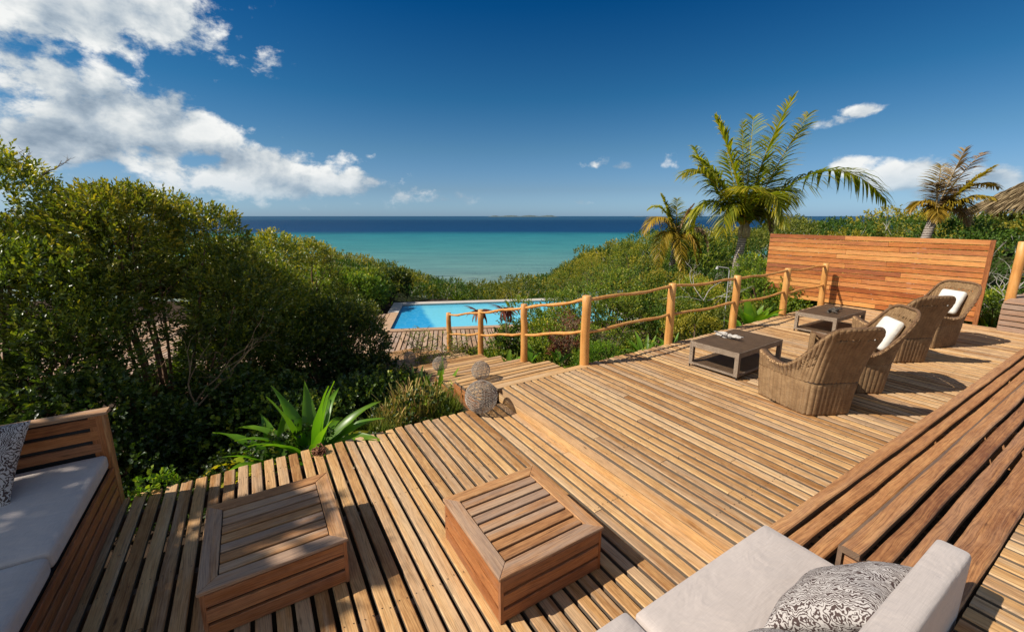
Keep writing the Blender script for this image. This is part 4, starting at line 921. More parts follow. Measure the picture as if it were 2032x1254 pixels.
wispy('dry twiggy stems with few leaves behind the corner pole', .95, 7.4, 1.25, 12, 'red', 10, .45, .05)
wispy('yellow-leaved weeds behind the fourth long rail post', at(1395, 9.2), 9.2, .6, 16, 'yellow', 11, .5, .07, lw=.02)
wispy('yellow weeds in front of the orange screen behind the last railing post', at(1615, 11.2), 11.1, .95, 18, 'yellow', 12, .7, .05, lw=.018)
wispy('bare branches left of the palm with a few green leaves', at(1375, 10.2), 10.2, 1.7, 10, 'green', 13, .8, .04)

# --- strap-leaved plants: every blade its own leaf
def blade_mesh(L, wd, el, curl, nseg=9, fold=.22, twist=0., wave=0., prof=.55, seed=0, a0=.4, a1=.9):
    r = random.Random(seed); p = Vector((0, 0, 0)); e = el; V = []; A = []; S = Vector((0, 1, 0))
    for i in range(nseg + 1):
        f = i / nseg; w_ = wd * (sin(pi * min(1, f ** prof * .93 + .07)) ** .8 if f < 1 else 0) + (.18 * wd if f < .1 else 0); d_ = Vector((cos(e), 0, sin(e))); nn = Vector((-sin(e), 0, cos(e))); tw = twist * f
        s = S * cos(tw) + nn * sin(tw); n2 = nn * cos(tw) - S * sin(tw); wv = wave * wd * sin(f * 14 + seed)
        V += [p + s * w_ + n2 * (w_ * fold * 2 + wv), p + Vector((0, 0, 0)), p - s * w_ + n2 * (w_ * fold * 2 - wv)]; c = a0 + (a1 - a0) * f + r.uniform(-.08, .08); A += [c, c + .12, c]
        p = p + d_ * (L / nseg); e -= curl / nseg * (.4 + 1.2 * f)
    F = []
    for i in range(nseg): F += [(3 * i, 3 * i + 3, 3 * i + 4, 3 * i + 1), (3 * i + 1, 3 * i + 4, 3 * i + 5, 3 * i + 2)]
    return np_mesh('leaf', V, F, True, np.clip(A, 0, 1))
def rosette(nm, lab, cat, loc, n_, L, wd, mat, seed=0, el=(.5, 1.35), curl=(.3, 1.3), azr=(0, 2 * pi), variants=6, spreadb=.05, yellow=0, **kw):
    r = random.Random(seed); t_ = thing(nm, lab, cat, loc); ms = []
    for q in range(variants):
        f = q / max(1, variants - 1); me = blade_mesh(L * r.uniform(.75, 1.1), wd * r.uniform(.85, 1.15), el[0] + (el[1] - el[0]) * f, curl[1] + (curl[0] - curl[1]) * f, seed=seed + q, a0=.15 + (.5 if q < yellow else 0), a1=(.95 if q < yellow else .6), **kw); me.materials.append(M[mat]); ms.append(me)
    for i in range(n_):
        a = azr[0] + (azr[1] - azr[0]) * ((i * .618) % 1) + r.uniform(-.15, .15); o = link('leaf', ms[i % variants], None, t_, (spreadb * cos(a), spreadb * sin(a), 0), (r.uniform(-.1, .1), r.uniform(-.1, .1), a)); k = r.uniform(.8, 1.1); o.scale = (k, k, k)
    return t_
LP = Vector((-2.22, 4.28, -.56))
rosette('strap_leaf_lily', 'large bright green strap-leaved lily growing at the deck edge', 'plant', LP, 28, .90, .085, 'lily', 2, (.3, 1.4), (.45, 1.9), variants=9, spreadb=.09, yellow=2, wave=.08, twist=.3)
rosette('strap_leaf_lily', 'smaller left clump of the green strap-leaved lily, leaves drooping over the soil', 'plant', LP + Vector((-.30, -.14, .02)), 14, .68, .075, 'lily', 5, (.15, 1.0), (.7, 1.7), azr=(1.7, 4.6), variants=6, spreadb=.07, yellow=3, wave=.1, twist=.4)
rosette('spiky_agave', 'spiky grey-green agave between two railing poles', 'plant', (.02, 7.5, -.95), 26, .62, .022, 'green', 8, (.3, 1.45), (-.05, .15), variants=5, fold=.5)
rosette('bird_nest_plant', 'broad bright green leaved plant at the palm foot beside the deck', 'plant', (at(1500, 9.35), 9.35, -.45), 15, .85, .11, 'bright', 11, (.7, 1.4), (.1, .7), variants=5, spreadb=.08, prof=.8, wave=.12)
rosette('bird_nest_plant', 'small low bright leaved plant right of the tall rail post', 'plant', (at(1478, 8.9), 8.9, -.35), 10, .5, .075, 'bright', 13, (.3, 1.1), (.5, 1.2), variants=5, prof=.8)
rosette('dragon_plant', 'small dracaena with a tuft of yellow-green blades beside the rail', 'plant', (at(1386, 8.6), 8.6, -.10), 22, .32, .018, 'yellow', 14, (.0, 1.2), (.5, 1.2), variants=5)
rosette('ginger_plant', 'glossy light green clump at the deck edge behind the first long rails', 'plant', (at(1290, 7.75), 7.75, -.5), 22, .42, .045, 'bright', 15, (.4, 1.4), (.4, 1.2), variants=6, spreadb=.16)
rosette('ginger_plant', 'light green leaf clump left of the wider rail post, at the soil edge', 'plant', (at(1340, 8.15), 8.15, -.5), 18, .36, .04, 'bright', 16, (.4, 1.4), (.4, 1.2), variants=6, spreadb=.14)
rosette('ginger_plant', 'yellow-green clump between orange screen and slatted platform', 'plant', (9.85, 8.25, -.35), 26, .48, .045, 'bright', 17, (.3, 1.4), (.3, 1.1), variants=6, spreadb=.22)
rosette('ginger_plant', 'leafy yellow-green plant by the foot of the tall pole', 'plant', (10.1, 8.6, -.35), 24, .62, .045, 'yellow', 18, (.6, 1.5), (.2, .9), variants=6, spreadb=.2)
for i, (px, py, y, lab) in enumerate([(1008, 712, 7.35, 'single broad light green leaf beside the third railing pole'), (1050, 718, 6.75, 'short broad green leaf pair between third pole and corner pole'), (1108, 722, 6.25, 'low broad green leaf at the foot of the corner pole')]):
    p = unproj(px, py, -.45); rosette('broad_leaf', lab, 'plant', (p.x, p.y, -.45 if i else -.6), 3, .34, .07, 'bright', 70 + i, (.9, 1.3), (.2, .6), variants=3, prof=.8)
for i, (px, y, lab, n_) in enumerate([(828, 6.3, 'upright green succulent pads left of the steps', 11), (857, 6.1, 'broad green pad leaf in front of the lower woven ball', 7), (800, 6.0, 'dark green upright blades among the plants left of the steps', 14)]):
    rosette('upright_succulent', lab, 'plant', (at(px, y), y, gzp(at(px, y), y) + .1), n_, .62, .05 if i != 1 else .07, 'bright' if i < 2 else 'dark', 80 + i, (1.1, 1.5), (.0, .3), variants=4, spreadb=.12, prof=.7)
rosette('red_leaf_plant', 'plant with drooping reddish leaves rising in front of the pool', 'plant', (at(950, 9.3), 9.3, .0), 20, .36, .04, 'red', 21, (-1.1, .5), (.6, 1.4), variants=5)
rosette('red_leaf_plant', 'second tuft of drooping red-brown leaves, right of the first above the pool', 'plant', (at(1003, 9.0), 9.0, .12), 22, .36, .04, 'red', 22, (-1.1, .5), (.6, 1.4), variants=5)
rosette('red_leaf_plant', 'small reddish plant behind the rails left of the corner pole', 'plant', (at(1105, 7.6), 7.6, -.42), 22, .26, .022, 'red', 23, (.2, 1.4), (.3, 1.2), variants=5)
rosette('red_leaf_plant', 'low red-brown leaves near the soil left of the corner pole', 'plant', (at(1080, 7.2), 7.2, -.75), 20, .22, .02, 'red', 24, (.2, 1.4), (.3, 1.2), variants=5)
for nm, px, y, z0, z1 in (('a', 950, 9.3, -1.9, .0), ('b', 1003, 9.0, -1.6, .12), ('c', 1105, 7.6, -1.1, -.42), ('d', 1386, 8.6, -.8, -.1)):
    x = at(px, y); o = [q for q in COL.objects if q.type == 'EMPTY' and (q.location - Vector((x, y, z1))).length < .01][0]
    link('stem', MB().tube([(0, 0, z0 - z1), (.03, .02, (z0 - z1) * .5), (0, 0, 0)], [.02, .016, .014], 6).mesh('stem'), M['stem'], o)

def blades(nm, lab, cat, loc, n_, rad, L, wd, mat, seed=0, lean=.5, curl=.6, seg=4, **kw):
    """many thin blades as one crown"""
    r = np.random.default_rng(seed); a = r.uniform(0, 2 * pi, n_); rr = rad * np.sqrt(r.random(n_)); B = np.stack([rr * np.cos(a), rr * np.sin(a), np.zeros(n_)], 1); b = r.uniform(0, 2 * pi, n_); e = r.uniform(pi / 2 - lean, pi / 2, n_); LL = L * r.uniform(.5, 1.1, n_); S = np.stack([-np.sin(b), np.cos(b), 0 * b], 1)
    V = []; P = B.copy()
    for i in range(seg + 1):
        w_ = wd * (1 - i / seg) ** .7 if kw.get('taper', True) else wd * (1 - .3 * i / seg); V += [P + S * w_, P - S * w_]; P = P + np.stack([np.cos(e) * np.cos(b), np.cos(e) * np.sin(b), np.sin(e)], 1) * (LL / seg)[:, None]; e = e - curl / seg * (1 + i) * r.uniform(.3, 1, n_) * .6; b = b + kw.get('kink', 0) * r.uniform(-1, 1, n_)
    V = np.stack(V, 1).reshape(-1, 3); m_ = 2 * (seg + 1); base = np.arange(n_)[:, None] * m_; F = np.concatenate([base + [2 * i, 2 * i + 2, 2 * i + 3, 2 * i + 1] for i in range(seg)], 0)
    av = np.repeat(r.random(n_), m_) * .6 + np.tile(np.repeat(np.arange(seg + 1) / seg, 2), n_) * .35
    t_ = thing(nm, lab, cat, loc); link('crown', np_mesh('crown', V, F, False, av, [M[mat]]), None, t_); return t_
blades('pencil_plant', 'yellowish pencil-stemmed succulent clump at the deck edge', 'plant', (at(812, 5.35), 5.35, -.62), 420, .30, .50, .008, 'pencil', 1, .6, .3, kink=.7, taper=False)
blades('pencil_plant', 'smaller left clump of yellowish pencil-stemmed succulent', 'plant', (at(762, 5.0), 5.0, -.60), 240, .20, .38, .007, 'pencil', 2, .6, .3, kink=.7, taper=False)
blades('grass_tuft', 'tuft of long green grass beside the largest woven ball', 'grass', (at(872, 5.45), 5.45, -.65), 700, .34, .50, .005, 'grass', 3, .5, .8)
blades('grass_tuft', 'green grass growing along the reddish side of the steps', 'grass', (at(835, 5.75), 5.75, -.75), 500, .30, .45, .005, 'grass', 4, .5, .8)
blades('grass_tuft', 'thin grass between lily and pencil plants', 'grass', (at(735, 4.75), 4.75, -.6), 260, .16, .34, .004, 'grass', 5, .5, .8)
one('herb', 'small fresh green herb growing at the corner of the left bench', -3.02, 3.32, .16, .10, .34, 5, .10, 55, 'bright', .05, .016, k=7, seed=61, sl=.07, z=-.42, r0=.006, twigs=0)
one('ferny_bush', 'feathery bright green bush right of the corner pole', at(1196, 7.0), 6.95, .30, .25, .66, 7, .16, 800, 'bright', .035, .004, k=12, seed=62, sl=.09, r0=.008)
df = link('dried_flower_head', stems_mesh([(.03 * cos(i * 1.3), .03 * sin(i * 2.1), .03 + .012 * (i % 4)) for i in range(22)], (0, 0, .008), .006, .03, 3, 4, 3), M['dry'], None, unproj(636, 897, AZ + .005), rot=(.9, .3, 0)); setp(df, 'small dried brown flower head lying on the deck edge by the lily', 'dried flower')

n_ = 26; uu = np.concatenate([rng.uniform(-1., 2.4, 16), rng.uniform(2.8, 8, 10)]); vv = np.concatenate([rng.uniform(3.4, 4.3, 16), rng.uniform(3.4, 4.35, 10)]); zz = np.where(uu < 2.5, AZ, 0) + .006
P = np.stack([uu * E2.x + vv * EV.x, uu * E2.y + vv * EV.y, zz], 1); D = nrm(np.stack([rng.normal(size=n_), rng.normal(size=n_), rng.uniform(0, .15, n_)], 1)); V, F = leaf_arrays(P, D, rng.uniform(.025, .055, n_), rng.uniform(.006, .012, n_), .4)
link('fallen_leaves', np_mesh('fallen_leaves', V, F, False, np.repeat(rng.random(n_), 4), [M['palmdry']]), kind='stuff', label='few small dry leaves fallen on the deck boards')
# --- ground cover left of the steps, in shade
def cover(nm, n_, box, hz, mat, ll, lw, seed, test=None, k=8, sl=.12, lab=None):
    P = np.stack([rng.uniform(box[0], box[1], n_), rng.uniform(box[2], box[3], n_)], 1); x = P[:, 0] * E2.x + P[:, 1] * EV.x; y = P[:, 0] * E2.y + P[:, 1] * EV.y
    if test is not None: m_ = test(P[:, 0], P[:, 1], x, y); x, y, P = x[m_], y[m_], P[m_]
    h = hz * (.45 + .55 * np.sin(x * 2.3 + seed) * np.sin(y * 2.9 + seed * 2)) ; h = np.maximum(h, .05) * (rng.random(len(x)) ** .45); h *= np.clip((P[:, 1] - 4.40) / .5, .25, 1)
    O = np.stack([x, y, gz2(x, y) + h], 1); D = nrm(rng.normal(size=O.shape) * .6 + [0, 0, .8]); V, F, a = sprig_arrays(O, D, rng.uniform(.6, 1.3, len(O)) * sl, k, ll, lw, 1.0, .15)
    return link(nm, np_mesh(nm, V, F, False, a, [M[mat]]), kind='stuff', label=lab)
cover('ground_cover', 5200, (-4.5, 2.1, 4.45, 8.2), .55, 'dark', .052, .022, 1, lab='dark creeping leaves covering the shaded soil beside the deck')
cover('ground_cover', 700, (-1.5, 2.2, 4.9, 7.5), .75, 'green', .055, .024, 3, lab='lighter round leaves among the dark creepers')
cover('ground_cover', 2600, (3.95, 12.3, 4.75, 8.0), .45, 'green', .045, .015, 2, lab='green weeds on the soil behind the railing')
cover('leaf_litter', 2500, (-4.5, 13.0, 4.42, 9.5), .05, 'palmdry', .06, .012, 5, k=4, sl=.08, lab='dry brown leaf litter on the soil')

# --- coastal scrub mass
def zfar(x): return np.interp(x, [-40, -14, -9, -6.5, -4.5, -2, 0, 2, 4, 6.3, 9, 12, 16, 40], [1.4, .6, -.05, -1.0, -1.8, -1.75, -1.75, -1.25, -.45, .40, .75, .90, 1.15, 2.0])
def canopy(x, y):
    u, v = uvn(x, y); q = np.maximum(v - 4.9, u - 12.6); qq = np.where(x > 9, 4.6, 8.); z = -.75 + (zfar(x) + .75) * sst(q / qq); z = np.where(x < 3.5, zfar(x), z)
    return z - .24 * np.maximum(y - 21.5, 0) + np.where(x > 6, .10, 0) * np.clip(y - 21.5, 0, 20)
def scrub(n_):
    th = rng.uniform(-58, 60, n_) * pi / 180; r = 7.5 * (75 / 7.5) ** (rng.random(n_) ** 1.0); x = r * np.sin(th); y = r * np.cos(th); u, v = uvn(x, y); a, b = to_pool(x, y)
    ok = ((v > 5.4) | (u > 12.7)) & ~((a > -.9) & (a < PLX + .5) & (b > -.6) & (b < PLY + .7)) & ~((a > -11) & (a < 3.6) & (b > -8) & (b < .7)) & ~((a <= -.9) & (b < 3.6) & (a > -11)); ok &= (x > 3.2) | (y > 19.3)
    ok &= y > 6.5
    x, y, r = x[ok], y[ok], r[ok]; nc = 1500; cr = 9 * (80 / 9) ** rng.random(nc); ca = rng.uniform(-60, 62, nc) * pi / 180; cx, cy = cr * np.sin(ca), cr * np.cos(ca); R_ = (.55 + .035 * cr) * rng.uniform(.7, 1.3, nc); H_ = rng.uniform(-.45, .38, nc) * (1 + cr * .012)
    dome = np.full(len(x), -.25); gx_ = np.zeros(len(x)); gy_ = np.zeros(len(x)); hue = np.zeros(len(x)); hc = rng.random(nc)
    for j in range(nc):
        d2 = (x - cx[j]) ** 2 + (y - cy[j]) ** 2; h = np.where(d2 < R_[j] ** 2, np.sqrt(np.maximum(R_[j] ** 2 - d2, 0)) * .8 - R_[j] * .45 + H_[j], -9); m_ = h > dome
        dome = np.where(m_, h, dome); gx_ = np.where(m_, (x - cx[j]) / R_[j], gx_); gy_ = np.where(m_, (y - cy[j]) / R_[j], gy_); hue = np.where(m_, hc[j], hue)
    z = canopy(x, y) + dome - rng.exponential(.10, len(x)) * (1 + r / 20); O = np.stack([x, y, z], 1); D = nrm(np.stack([gx_ * .8, gy_ * .8, np.ones(len(x)) * .9], 1) + rng.normal(size=O.shape) * .35)
    sc_ = np.clip(r / 11, .75, 6) ** .8; k = 9; V, F, aa = sprig_arrays(O, D, .15 * sc_, k, .055, .017, .9, .1)
    V = V.reshape(len(O), k * 4, 3); V = O[:, None, :] + (V - O[:, None, :]) * sc_[:, None, None] if False else V
    # scale the leaves of a sprig with its size
    V = V.reshape(len(O) * k, 4, 3); b0 = V[:, :1, :]; V = b0 + (V - b0) * np.repeat(sc_, k)[:, None, None]; hq = np.repeat(hue, k * 4); sp = np.where(hq < .45, 0, np.where(hq < .82, 1, 2)); aa = np.clip(sp * .335 + .33 * np.clip(aa * .75 + .25 * (hq * 7 % 1), 0, .99), 0, 1)
    return V.reshape(-1, 3), F, aa
M['scrub'] = leafmat('scrub_leaves', [(0, (0.0263, 0.0562, 0.0100)), (.16, (0.0722, 0.1313, 0.0160)), (.33, (0.1444, 0.2188, 0.0220)), (.36, (0.0788, 0.1000, 0.0180)), (.52, (0.1969, 0.2063, 0.0280)), (.66, (0.3150, 0.2937, 0.0300)), (.69, (0.2100, 0.1875, 0.0220)), (.85, (0.3938, 0.3125, 0.0280)), (1, (0.5250, 0.4000, 0.0500))], .38, .5, .35)
V, F, a = scrub(85000)
link('coastal_scrub', np_mesh('coastal_scrub', V, F, False, a, [M['scrub']]), kind='stuff', label='dense green coastal scrub covering the slope down to the sea')
def hill_twigs():
    r = random.Random(9); mb = MB()
    for i in range(170):
        th_ = R(r.uniform(10, 56)) if i % 4 else R(r.uniform(-32, 8)); rr_ = r.uniform(9.5, 26) if i % 4 else r.uniform(20.5, 27); x, y = rr_ * sin(th_), rr_ * cos(th_); a, b = to_pool(x, y)
        if (-2 < a < PLX + 1 and b < PLY + 1) or x < 3.5 and y < 19.5: continue
        u, v = UV(x, y)
        if v < 6 and u < 13: continue
        z = float(canopy(np.array([x]), np.array([y]))[0]) - .3; p = Vector((x, y, z)); d_ = Vector((r.uniform(-.8, .8), r.uniform(-.8, .8), 1)).normalized(); L = r.uniform(.5, .95) * (1 + rr_ / 50)
        pts = [p]
        for q in range(4): d_ = (d_ + Vector((r.uniform(-.3, .3), r.uniform(-.3, .3), r.uniform(-.1, .2)))).normalized(); pts.append(pts[-1] + d_ * L / 4)
        mb.tube(pts, [.012 * (1 - .2 * q) for q in range(5)], 4)
        for q in range(2):
            k = r.randint(1, 3); e = (d_ + Vector((r.uniform(-1, 1), r.uniform(-1, 1), 0))).normalized(); mb.tube([pts[k], pts[k] + e * L * .3], [.007, .003], 4)
    return mb.mesh('dead_twigs')
link('dead_twigs', hill_twigs(), M['deadwood'], kind='stuff', label='pale dead twigs poking out of the coastal scrub')
for i, (px_, y_, lab) in enumerate([(905, 19.9, 'grey-green agave behind the far edge of the pool'), (1128, 13.5, 'grey-green agave in the scrub above the corner pole')]):
    x_ = at(px_, y_); rosette('spiky_agave', lab, 'plant', (x_, y_, float(canopy(np.array([x_]), np.array([y_]))[0]) - .15), 24, .85, .035, 'green', 120 + i, (.3, 1.45), (-.05, .15), variants=5, fold=.5)
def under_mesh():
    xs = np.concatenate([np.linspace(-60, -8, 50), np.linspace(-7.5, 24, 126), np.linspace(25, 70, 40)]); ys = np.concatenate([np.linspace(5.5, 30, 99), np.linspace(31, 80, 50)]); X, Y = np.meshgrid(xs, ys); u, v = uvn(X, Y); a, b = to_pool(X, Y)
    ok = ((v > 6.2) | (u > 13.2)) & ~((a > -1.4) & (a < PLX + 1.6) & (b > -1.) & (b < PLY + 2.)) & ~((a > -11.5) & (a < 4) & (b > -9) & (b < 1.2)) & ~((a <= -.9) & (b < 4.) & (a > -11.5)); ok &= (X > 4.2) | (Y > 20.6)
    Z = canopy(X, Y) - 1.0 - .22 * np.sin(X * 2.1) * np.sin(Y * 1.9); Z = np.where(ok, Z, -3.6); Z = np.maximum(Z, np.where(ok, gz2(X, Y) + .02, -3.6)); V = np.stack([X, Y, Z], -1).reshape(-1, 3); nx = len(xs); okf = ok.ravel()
    i = (np.arange(len(ys) - 1)[:, None] * nx + np.arange(nx - 1)[None]).ravel(); F = np.stack([i, i + 1, i + nx + 1, i + nx], 1); F = F[okf[F].all(1)]; return np_mesh('dark_undersheet', V, F, True, mats=[M['under']])
link('dark_undersheet', under_mesh(), kind='stuff', label='dark sheet under the coastal scrub leaves standing in for its shaded inside')

# ================================================================== palms
def frond_mesh(P0, P1, P2, L, mat, n_=46, grav=.5, seed=0, wd=.017, dry=0.):
    """P0 base, P1 control, P2 tip; leaflets hang from the rib"""
    r = np.random.default_rng(seed); f = np.linspace(.10, .995, n_); P0, P1, P2 = map(np.array, (P0, P1, P2)); V = []; F = []; A = []
    def c(t): t = np.asarray(t)[:, None]; return P0 * (1 - t) ** 2 + P1 * 2 * t * (1 - t) + P2 * t * t
    def tg(t): t = np.asarray(t)[:, None]; return nrm((P1 - P0) * 2 * (1 - t) + (P2 - P1) * 2 * t)
    T = tg(f); C = c(f); up = np.array([0, 0, 1.]); S = nrm(np.cross(T, up) + 1e-4); N = np.cross(S, T); prof = np.sin(pi * np.clip(f * .80 + .15, 0, 1)) ** .65 * L * 1.22; b0 = 0
    for s in (-1, 1):
        for j in range(n_):
            if r.random() < dry * .5: continue
            l = prof[j] * r.uniform(.8, 1.1); d_ = T[j] * (.30 + .55 * f[j]) + S[j] * s * (1.05 - .3 * f[j]) + N[j] * (.28 + r.uniform(-.12, .12)) + r.normal(size=3) * .07; d_ /= np.linalg.norm(d_); p = C[j].copy(); w_ = wd * (1 - .4 * f[j]); side = np.cross(d_, up + r.normal(size=3) * .3); side /= max(np.linalg.norm(side), 1e-6); b = len(V); a = r.random() * .35 + .25 * f[j]
            for q in range(4):
                ww = w_ * (.55, 1, .7, .05)[q]; V += [p + side * ww, p - side * ww]; A += [a + .09 * q] * 2; d_ = d_ - up * grav * .33 * (1 + .6 * q) * r.uniform(.6, 1.2); d_ /= np.linalg.norm(d_); p = p + d_ * l / 3
            F += [(b + 2 * q, b + 2 * q + 2, b + 2 * q + 3, b + 2 * q + 1) for q in range(3)]
    t = np.linspace(0, 1, 15); Cc = c(t); mb = MB().tube(Cc, [.024 * (1 - .85 * x) + .002 for x in t], 5); b = len(V); V += [np.array(v) for v in mb.V]; A += [.78] * len(mb.V); F += [tuple(i + b for i in f_) for f_ in mb.F if len(f_) == 4]
    return np_mesh('frond', np.array(V), F, False, np.clip(A, 0, 1), [M[mat]])
def palm(lab, X, Y, ztop, ppm, cpx, fr, r0, zb, L, lean=(0, 0), seed=0, wd=.017):
    t_ = thing('coconut_palm', lab, 'palm', (X - lean[0], Y - lean[1], zb)); r = random.Random(seed); h = ztop - zb; pts = []; rad = []; n_ = 46
    for i in range(n_ + 1):
        f = i / n_; pts.append((lean[0] * f * f, lean[1] * f, h * f)); rad.append(r0 * (1.12 - .28 * f + (.25 * max(0, .12 - f) / .12)) * (1.045 if i % 2 else .965))
    link('trunk', MB().tube(pts, rad, 14).mesh('trunk', True), M['palmbark'], t_); C = Vector((lean[0], lean[1], h)); mb = MB()
    for i in range(9):
        a = i * 2.4; mb.tube([C + Vector((r0 * .8 * cos(a), r0 * .8 * sin(a), -.22)), C + Vector((r0 * .95 * cos(a), r0 * .95 * sin(a), .0)), C + Vector((r0 * .5 * cos(a), r0 * .5 * sin(a), .22))], [r0 * .45, r0 * .38, r0 * .2], 5)
    link('leaf_sheaths', mb.mesh('leaf_sheaths', True), M['sheath'], t_)
    for i, q in enumerate(fr):
        tip, ctl, dep, mat = q[:4]; gr = q[4] if len(q) > 4 else .5; ll = q[5] if len(q) > 5 else L
        def off(p, dd): return C + Vector(((p[0] - cpx[0]) / ppm, dd, -(p[1] - cpx[1]) / ppm))
        link('frond', frond_mesh(C + Vector((0, 0, .02)), off(ctl, dep * .5), off(tip, dep), ll, mat, 74, gr, seed + i, wd, .6 if mat == 'palmdry' else 0.), None, t_)
    return t_, C
def palm_bark():
    m_, t, bs, _ = new_mat('palm_bark'); o = t.node('ShaderNodeTexCoord').outputs['Object']; X, Y, Z = t.xyz(o); n = t.noise(o, 6., 4, .6)
    wv = t.m('SINE', t.m('ADD', t.m('MULTIPLY', Z, 95.), t.m('MULTIPLY', n, 5.))); f = t.m('ADD', t.m('MULTIPLY', wv, .22), t.noise(t.vm('MULTIPLY', o, (30, 30, 60)), 1., 4, .6))
    t.put(bs.inputs['Base Color'], t.ramp(f, [(.25, (.10, .07, .055)), (.5, (.27, .22, .185)), (.8, (.42, .37, .32))])); bs.inputs['Roughness'].default_value = .85; bump(t, bs, f, .7, .02); return m_
M['palmbark'] = palm_bark(); M['sheath'] = plain('leaf_sheath', (.36, .29, .16), .7, .2, 12, .4, .4)
PX = 6.82
pt_, C = palm('tall green coconut palm with ringed grey trunk standing behind the railing', PX, 12.6, 1.70, 64.5, (1480, 452), [
    ((1545, 216), (1490, 330), .1, 'palm', .25, .6), ((1594, 240), (1535, 330), .5, 'palm', .5, .7), ((1414, 248), (1460, 330), .3, 'palm', .5, .6), ((1450, 262), (1462, 350), -.2, 'palm', .35, .35), ((1502, 240), (1490, 340), .8, 'palm', .4, .65),
    ((1352, 352), (1395, 318), -.2, 'palm', .75, .7), ((1388, 315), (1430, 340), .6, 'palm', .6, .7), ((1722, 398), (1600, 270), -.3, 'palm', .9, 1.05), ((1395, 455), (1400, 345), .6, 'palm', .9, .7), ((1424, 462), (1430, 350), -.5, 'palm', .9, .65),
    ((1548, 440), (1540, 340), .7, 'palm', 1., .8), ((1502, 440), (1495, 330), -1.3, 'palm', .9, .7), ((1560, 330), (1520, 370), 1.1, 'palm', .7, .75), ((1470, 300), (1475, 380), 1.2, 'palm', .6, .7), ((1440, 380), (1450, 370), -1.2, 'palm', .8, .7), ((1535, 455), (1525, 380), .1, 'palmdry', 1., .35),
    ((1620, 400), (1560, 330), 1.4, 'palm', 1., .8), ((1410, 290), (1440, 380), 1.4, 'palm', .6, .7)], .128, -1.0, .5, (.17, 0), 40, .034)
mb = MB(); r = random.Random(3)
for k in range(30):
    p = C + Vector((-.02 + r.uniform(-.03, .03), -.08, .2)); q = C + Vector((-.19 - .03 * r.random(), -.1, 2.5 * r.uniform(.35, 1))); mb.tube([q, q + Vector((r.uniform(-.09, .09), r.uniform(-.05, .05), r.uniform(.05, .16)))], [.009, .004], 4)
mb.tube([C, C + Vector((-.1, -.08, 1.2)), C + Vector((-.21, -.1, 2.55))], [.02, .014, .006], 5); link('flower_spike', mb.mesh('flower_spike'), M['deadwood'], pt_)
palm('small yellowish palm low in the scrub left of the tall palm', 5.75, 15.0, 1.25, 54., (1338, 478), [
    ((1290, 418), (1318, 400), .3, 'palm', .6, .45), ((1272, 462), (1300, 400), -.3, 'palmyel', .9, .5), ((1298, 525), (1300, 430), -.6, 'palmyel', .9, .5), ((1312, 392), (1330, 430), .4, 'palm', .5, .4), ((1380, 430), (1362, 400), .2, 'palm', .7, .45), ((1396, 500), (1385, 420), -.2, 'palmdry', .9, .4),
    ((1372, 520), (1368, 440), -.5, 'palmyel', .9, .45), ((1345, 400), (1342, 440), .5, 'palm', .5, .4), ((1335, 530), (1335, 440), -.9, 'palmyel', .9, .45), ((1362, 412), (1350, 430), -.2, 'palmdry', .6, .35)], .11, -.9, .45, (.1, 0), 70, .026)
palm('windswept yellow-brown palm rising behind the orange screen', 11.95, 12.2, 2.15, 68., (1851, 428), [
    ((1884, 306), (1862, 370), 0, 'palmdry', .3, .4), ((1932, 314), (1885, 350), .2, 'palmdry', .5, .4), ((1946, 380), (1900, 350), -.2, 'palmyel', .7, .4), ((1936, 428), (1905, 375), .3, 'palmyel', .9, .45), ((1822, 372), (1840, 370), -.2, 'palmdry', .6, .35), ((1816, 420), (1830, 385), .2, 'palmyel', .8, .4),
    ((1870, 335), (1860, 380), .4, 'palmyel', .4, .45), ((1905, 345), (1875, 380), -.5, 'palmyel', .6, .45), ((1912, 448), (1895, 400), -.1, 'palmdry', 1., .35), ((1832, 440), (1835, 400), -.4, 'palmyel', .9, .35), ((1895, 400), (1880, 385), -.8, 'palmyel', .8, .4)], .12, -.2, .45, (.30, 0), 90, .024)

# ================================================================== thatched shelter at the right edge
th = thing('thatched_shelter', 'straw thatched roof of a round shelter peeking in at the right edge', 'thatched hut', (21.75, 16.4, -.3)); HR, ER, AH = 3.0, 2.72, 4.9
n_ = 9000; a = rng.uniform(0, 2 * pi, n_); f = rng.random(n_) ** .6; rr = HR * f; z = ER + (AH - ER) * (1 - f) + rng.uniform(.0, .09, n_); P = np.stack([rr * np.cos(a), rr * np.sin(a), z], 1); D = nrm(np.stack([np.cos(a) * HR, np.sin(a) * HR, -np.full(n_, AH - ER)], 1) + rng.normal(size=(n_, 3)) * .22)
V, F = leaf_arrays(P, D, rng.uniform(.35, .6, n_), rng.uniform(.012, .022, n_), .1, .1); link('thatch', np_mesh('thatch', V, F, False, np.repeat(rng.random(n_), 4), [M['thatch']]), None, th)
mb = MB(); mb.add([(HR * cos(2 * pi * i / 40), HR * sin(2 * pi * i / 40), ER - .02) for i in range(40)] + [(0, 0, AH)], [(i, (i + 1) % 40, 40) for i in range(40)]); link('roof_cone', mb.mesh('roof_cone'), plain('old_thatch', (.20, .14, .08), .9, .1, 20, .3), th)
for i in range(8): link('pole', MB().tube([(2.4 * cos(i * pi / 4 + .3), 2.4 * sin(i * pi / 4 + .3), -.6), (2.4 * cos(i * pi / 4 + .3), 2.4 * sin(i * pi / 4 + .3), 2.8)], .07, 8).mesh('pole'), M['postv'], th)

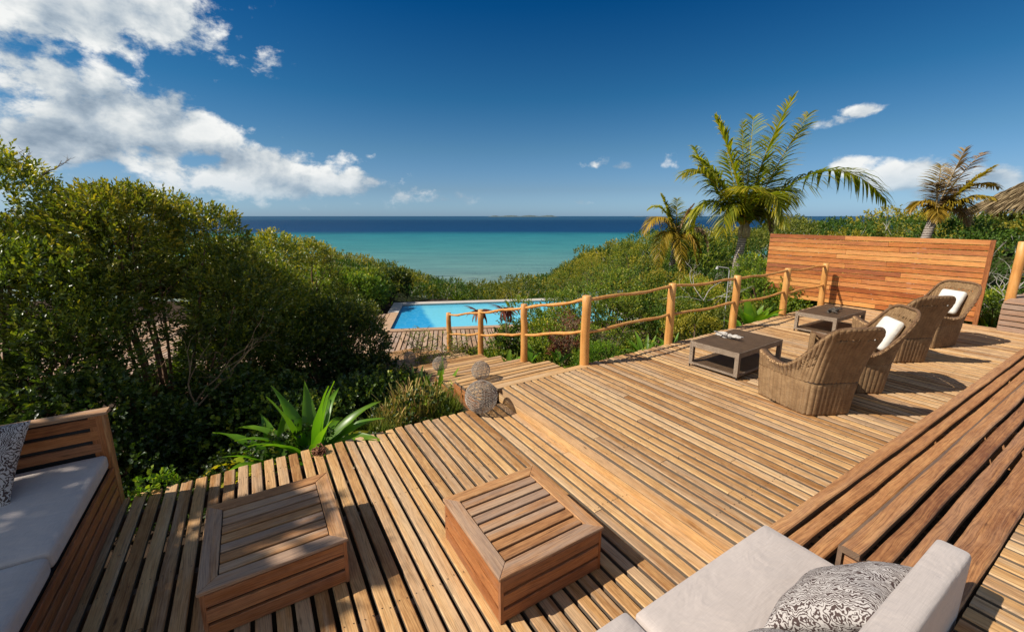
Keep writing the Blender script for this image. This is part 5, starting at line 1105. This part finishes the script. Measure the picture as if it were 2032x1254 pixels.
# ================================================================== dead branches, garden shower, shade tree
def branchy(lab, loc, n_, L, seed, mat='deadwood'):
    r = random.Random(seed); mb = MB()
    def grow(p, d_, l, rad, dep):
        pts = [p]
        for s in range(5): d_ = (d_ + Vector((r.uniform(-.35, .35), r.uniform(-.35, .35), r.uniform(-.25, .3)))).normalized(); p = p + d_ * l / 5; pts.append(p)
        mb.tube(pts, [rad * (1 - .12 * s) for s in range(6)], 5)
        if dep:
            for q in range(2): grow(pts[r.randint(2, 5)], (d_ + Vector((r.uniform(-1, 1), r.uniform(-1, 1), r.uniform(-.5, .8)))).normalized(), l * .65, rad * .55, dep - 1)
    for i in range(n_): grow(Vector((r.uniform(-.1, .1), 0, 0)), Vector((r.uniform(-1, 1), r.uniform(-.4, .4), r.uniform(.2, 1))).normalized(), L, .011, 3)
    return setp(link('dead_branches', mb.mesh('dead_branches'), M[mat], None, loc), lab, 'branches')
branchy('bleached bare branches in the scrub left of the tall palm', (at(1400, 9.8), 9.8, .15), 4, .55, 2)
branchy('tangled pale dead branches behind the tall pole at the right', (10.6, 8.9, .35), 7, .55, 5)
branchy('bare twigs poking out of the top of the tallest left shrub', (-5.7, 5.3, 2.55), 3, .22, 8, 'stem')
branchy('grey forked bare twigs standing in front of the left shrubs', (-3.95, 4.9, -.2), 3, .7, 12, 'stem')
sh = thing('garden_shower', 'thin pale garden shower pipe with bent head in the scrub by the palm', 'shower', (at(1445, 10.4), 10.4, -.9))
link('pipe', MB().tube([(0, 0, 0), (0, 0, 1.68), (-.03, 0, 1.74), (-.30, 0, 1.78)], .013, 8).mesh('pipe'), M['steel'], sh); link('shower_head', MB().tube([(-.30, 0, 1.79), (-.31, 0, 1.72)], [.015, .04], 10).mesh('shower_head'), M['steel'], sh)
st = thing('shade_tree', 'broad-leaved tree left of the deck whose leaf shade falls on bench and box table', 'tree', (-8.3, .22, -.8))
LM = [(1.05, 1.0, 5.55, .6), (1.55, .75, 5.5, .55), (1.35, 1.2, 5.6, .4), (.8, .4, 5.6, .65), (1.3, .1, 5.5, .6), (.2, .9, 5.8, .6), (1.75, .25, 5.3, .45), (.9, -.4, 5.5, .6), (.5, .1, 5.7, .6), (.1, .3, 5.5, .55), (1.95, .95, 5.4, .3)]
link('crown', crown_mesh('crown', LM, 500, 8, .24, .055, .2, M['dark'], spread=1.0, inner=.4), None, st); link('trunk', stems_mesh(LM, (0, 0, -.2), .07, .05, 2, 8, 4), M['darkbark'], st)
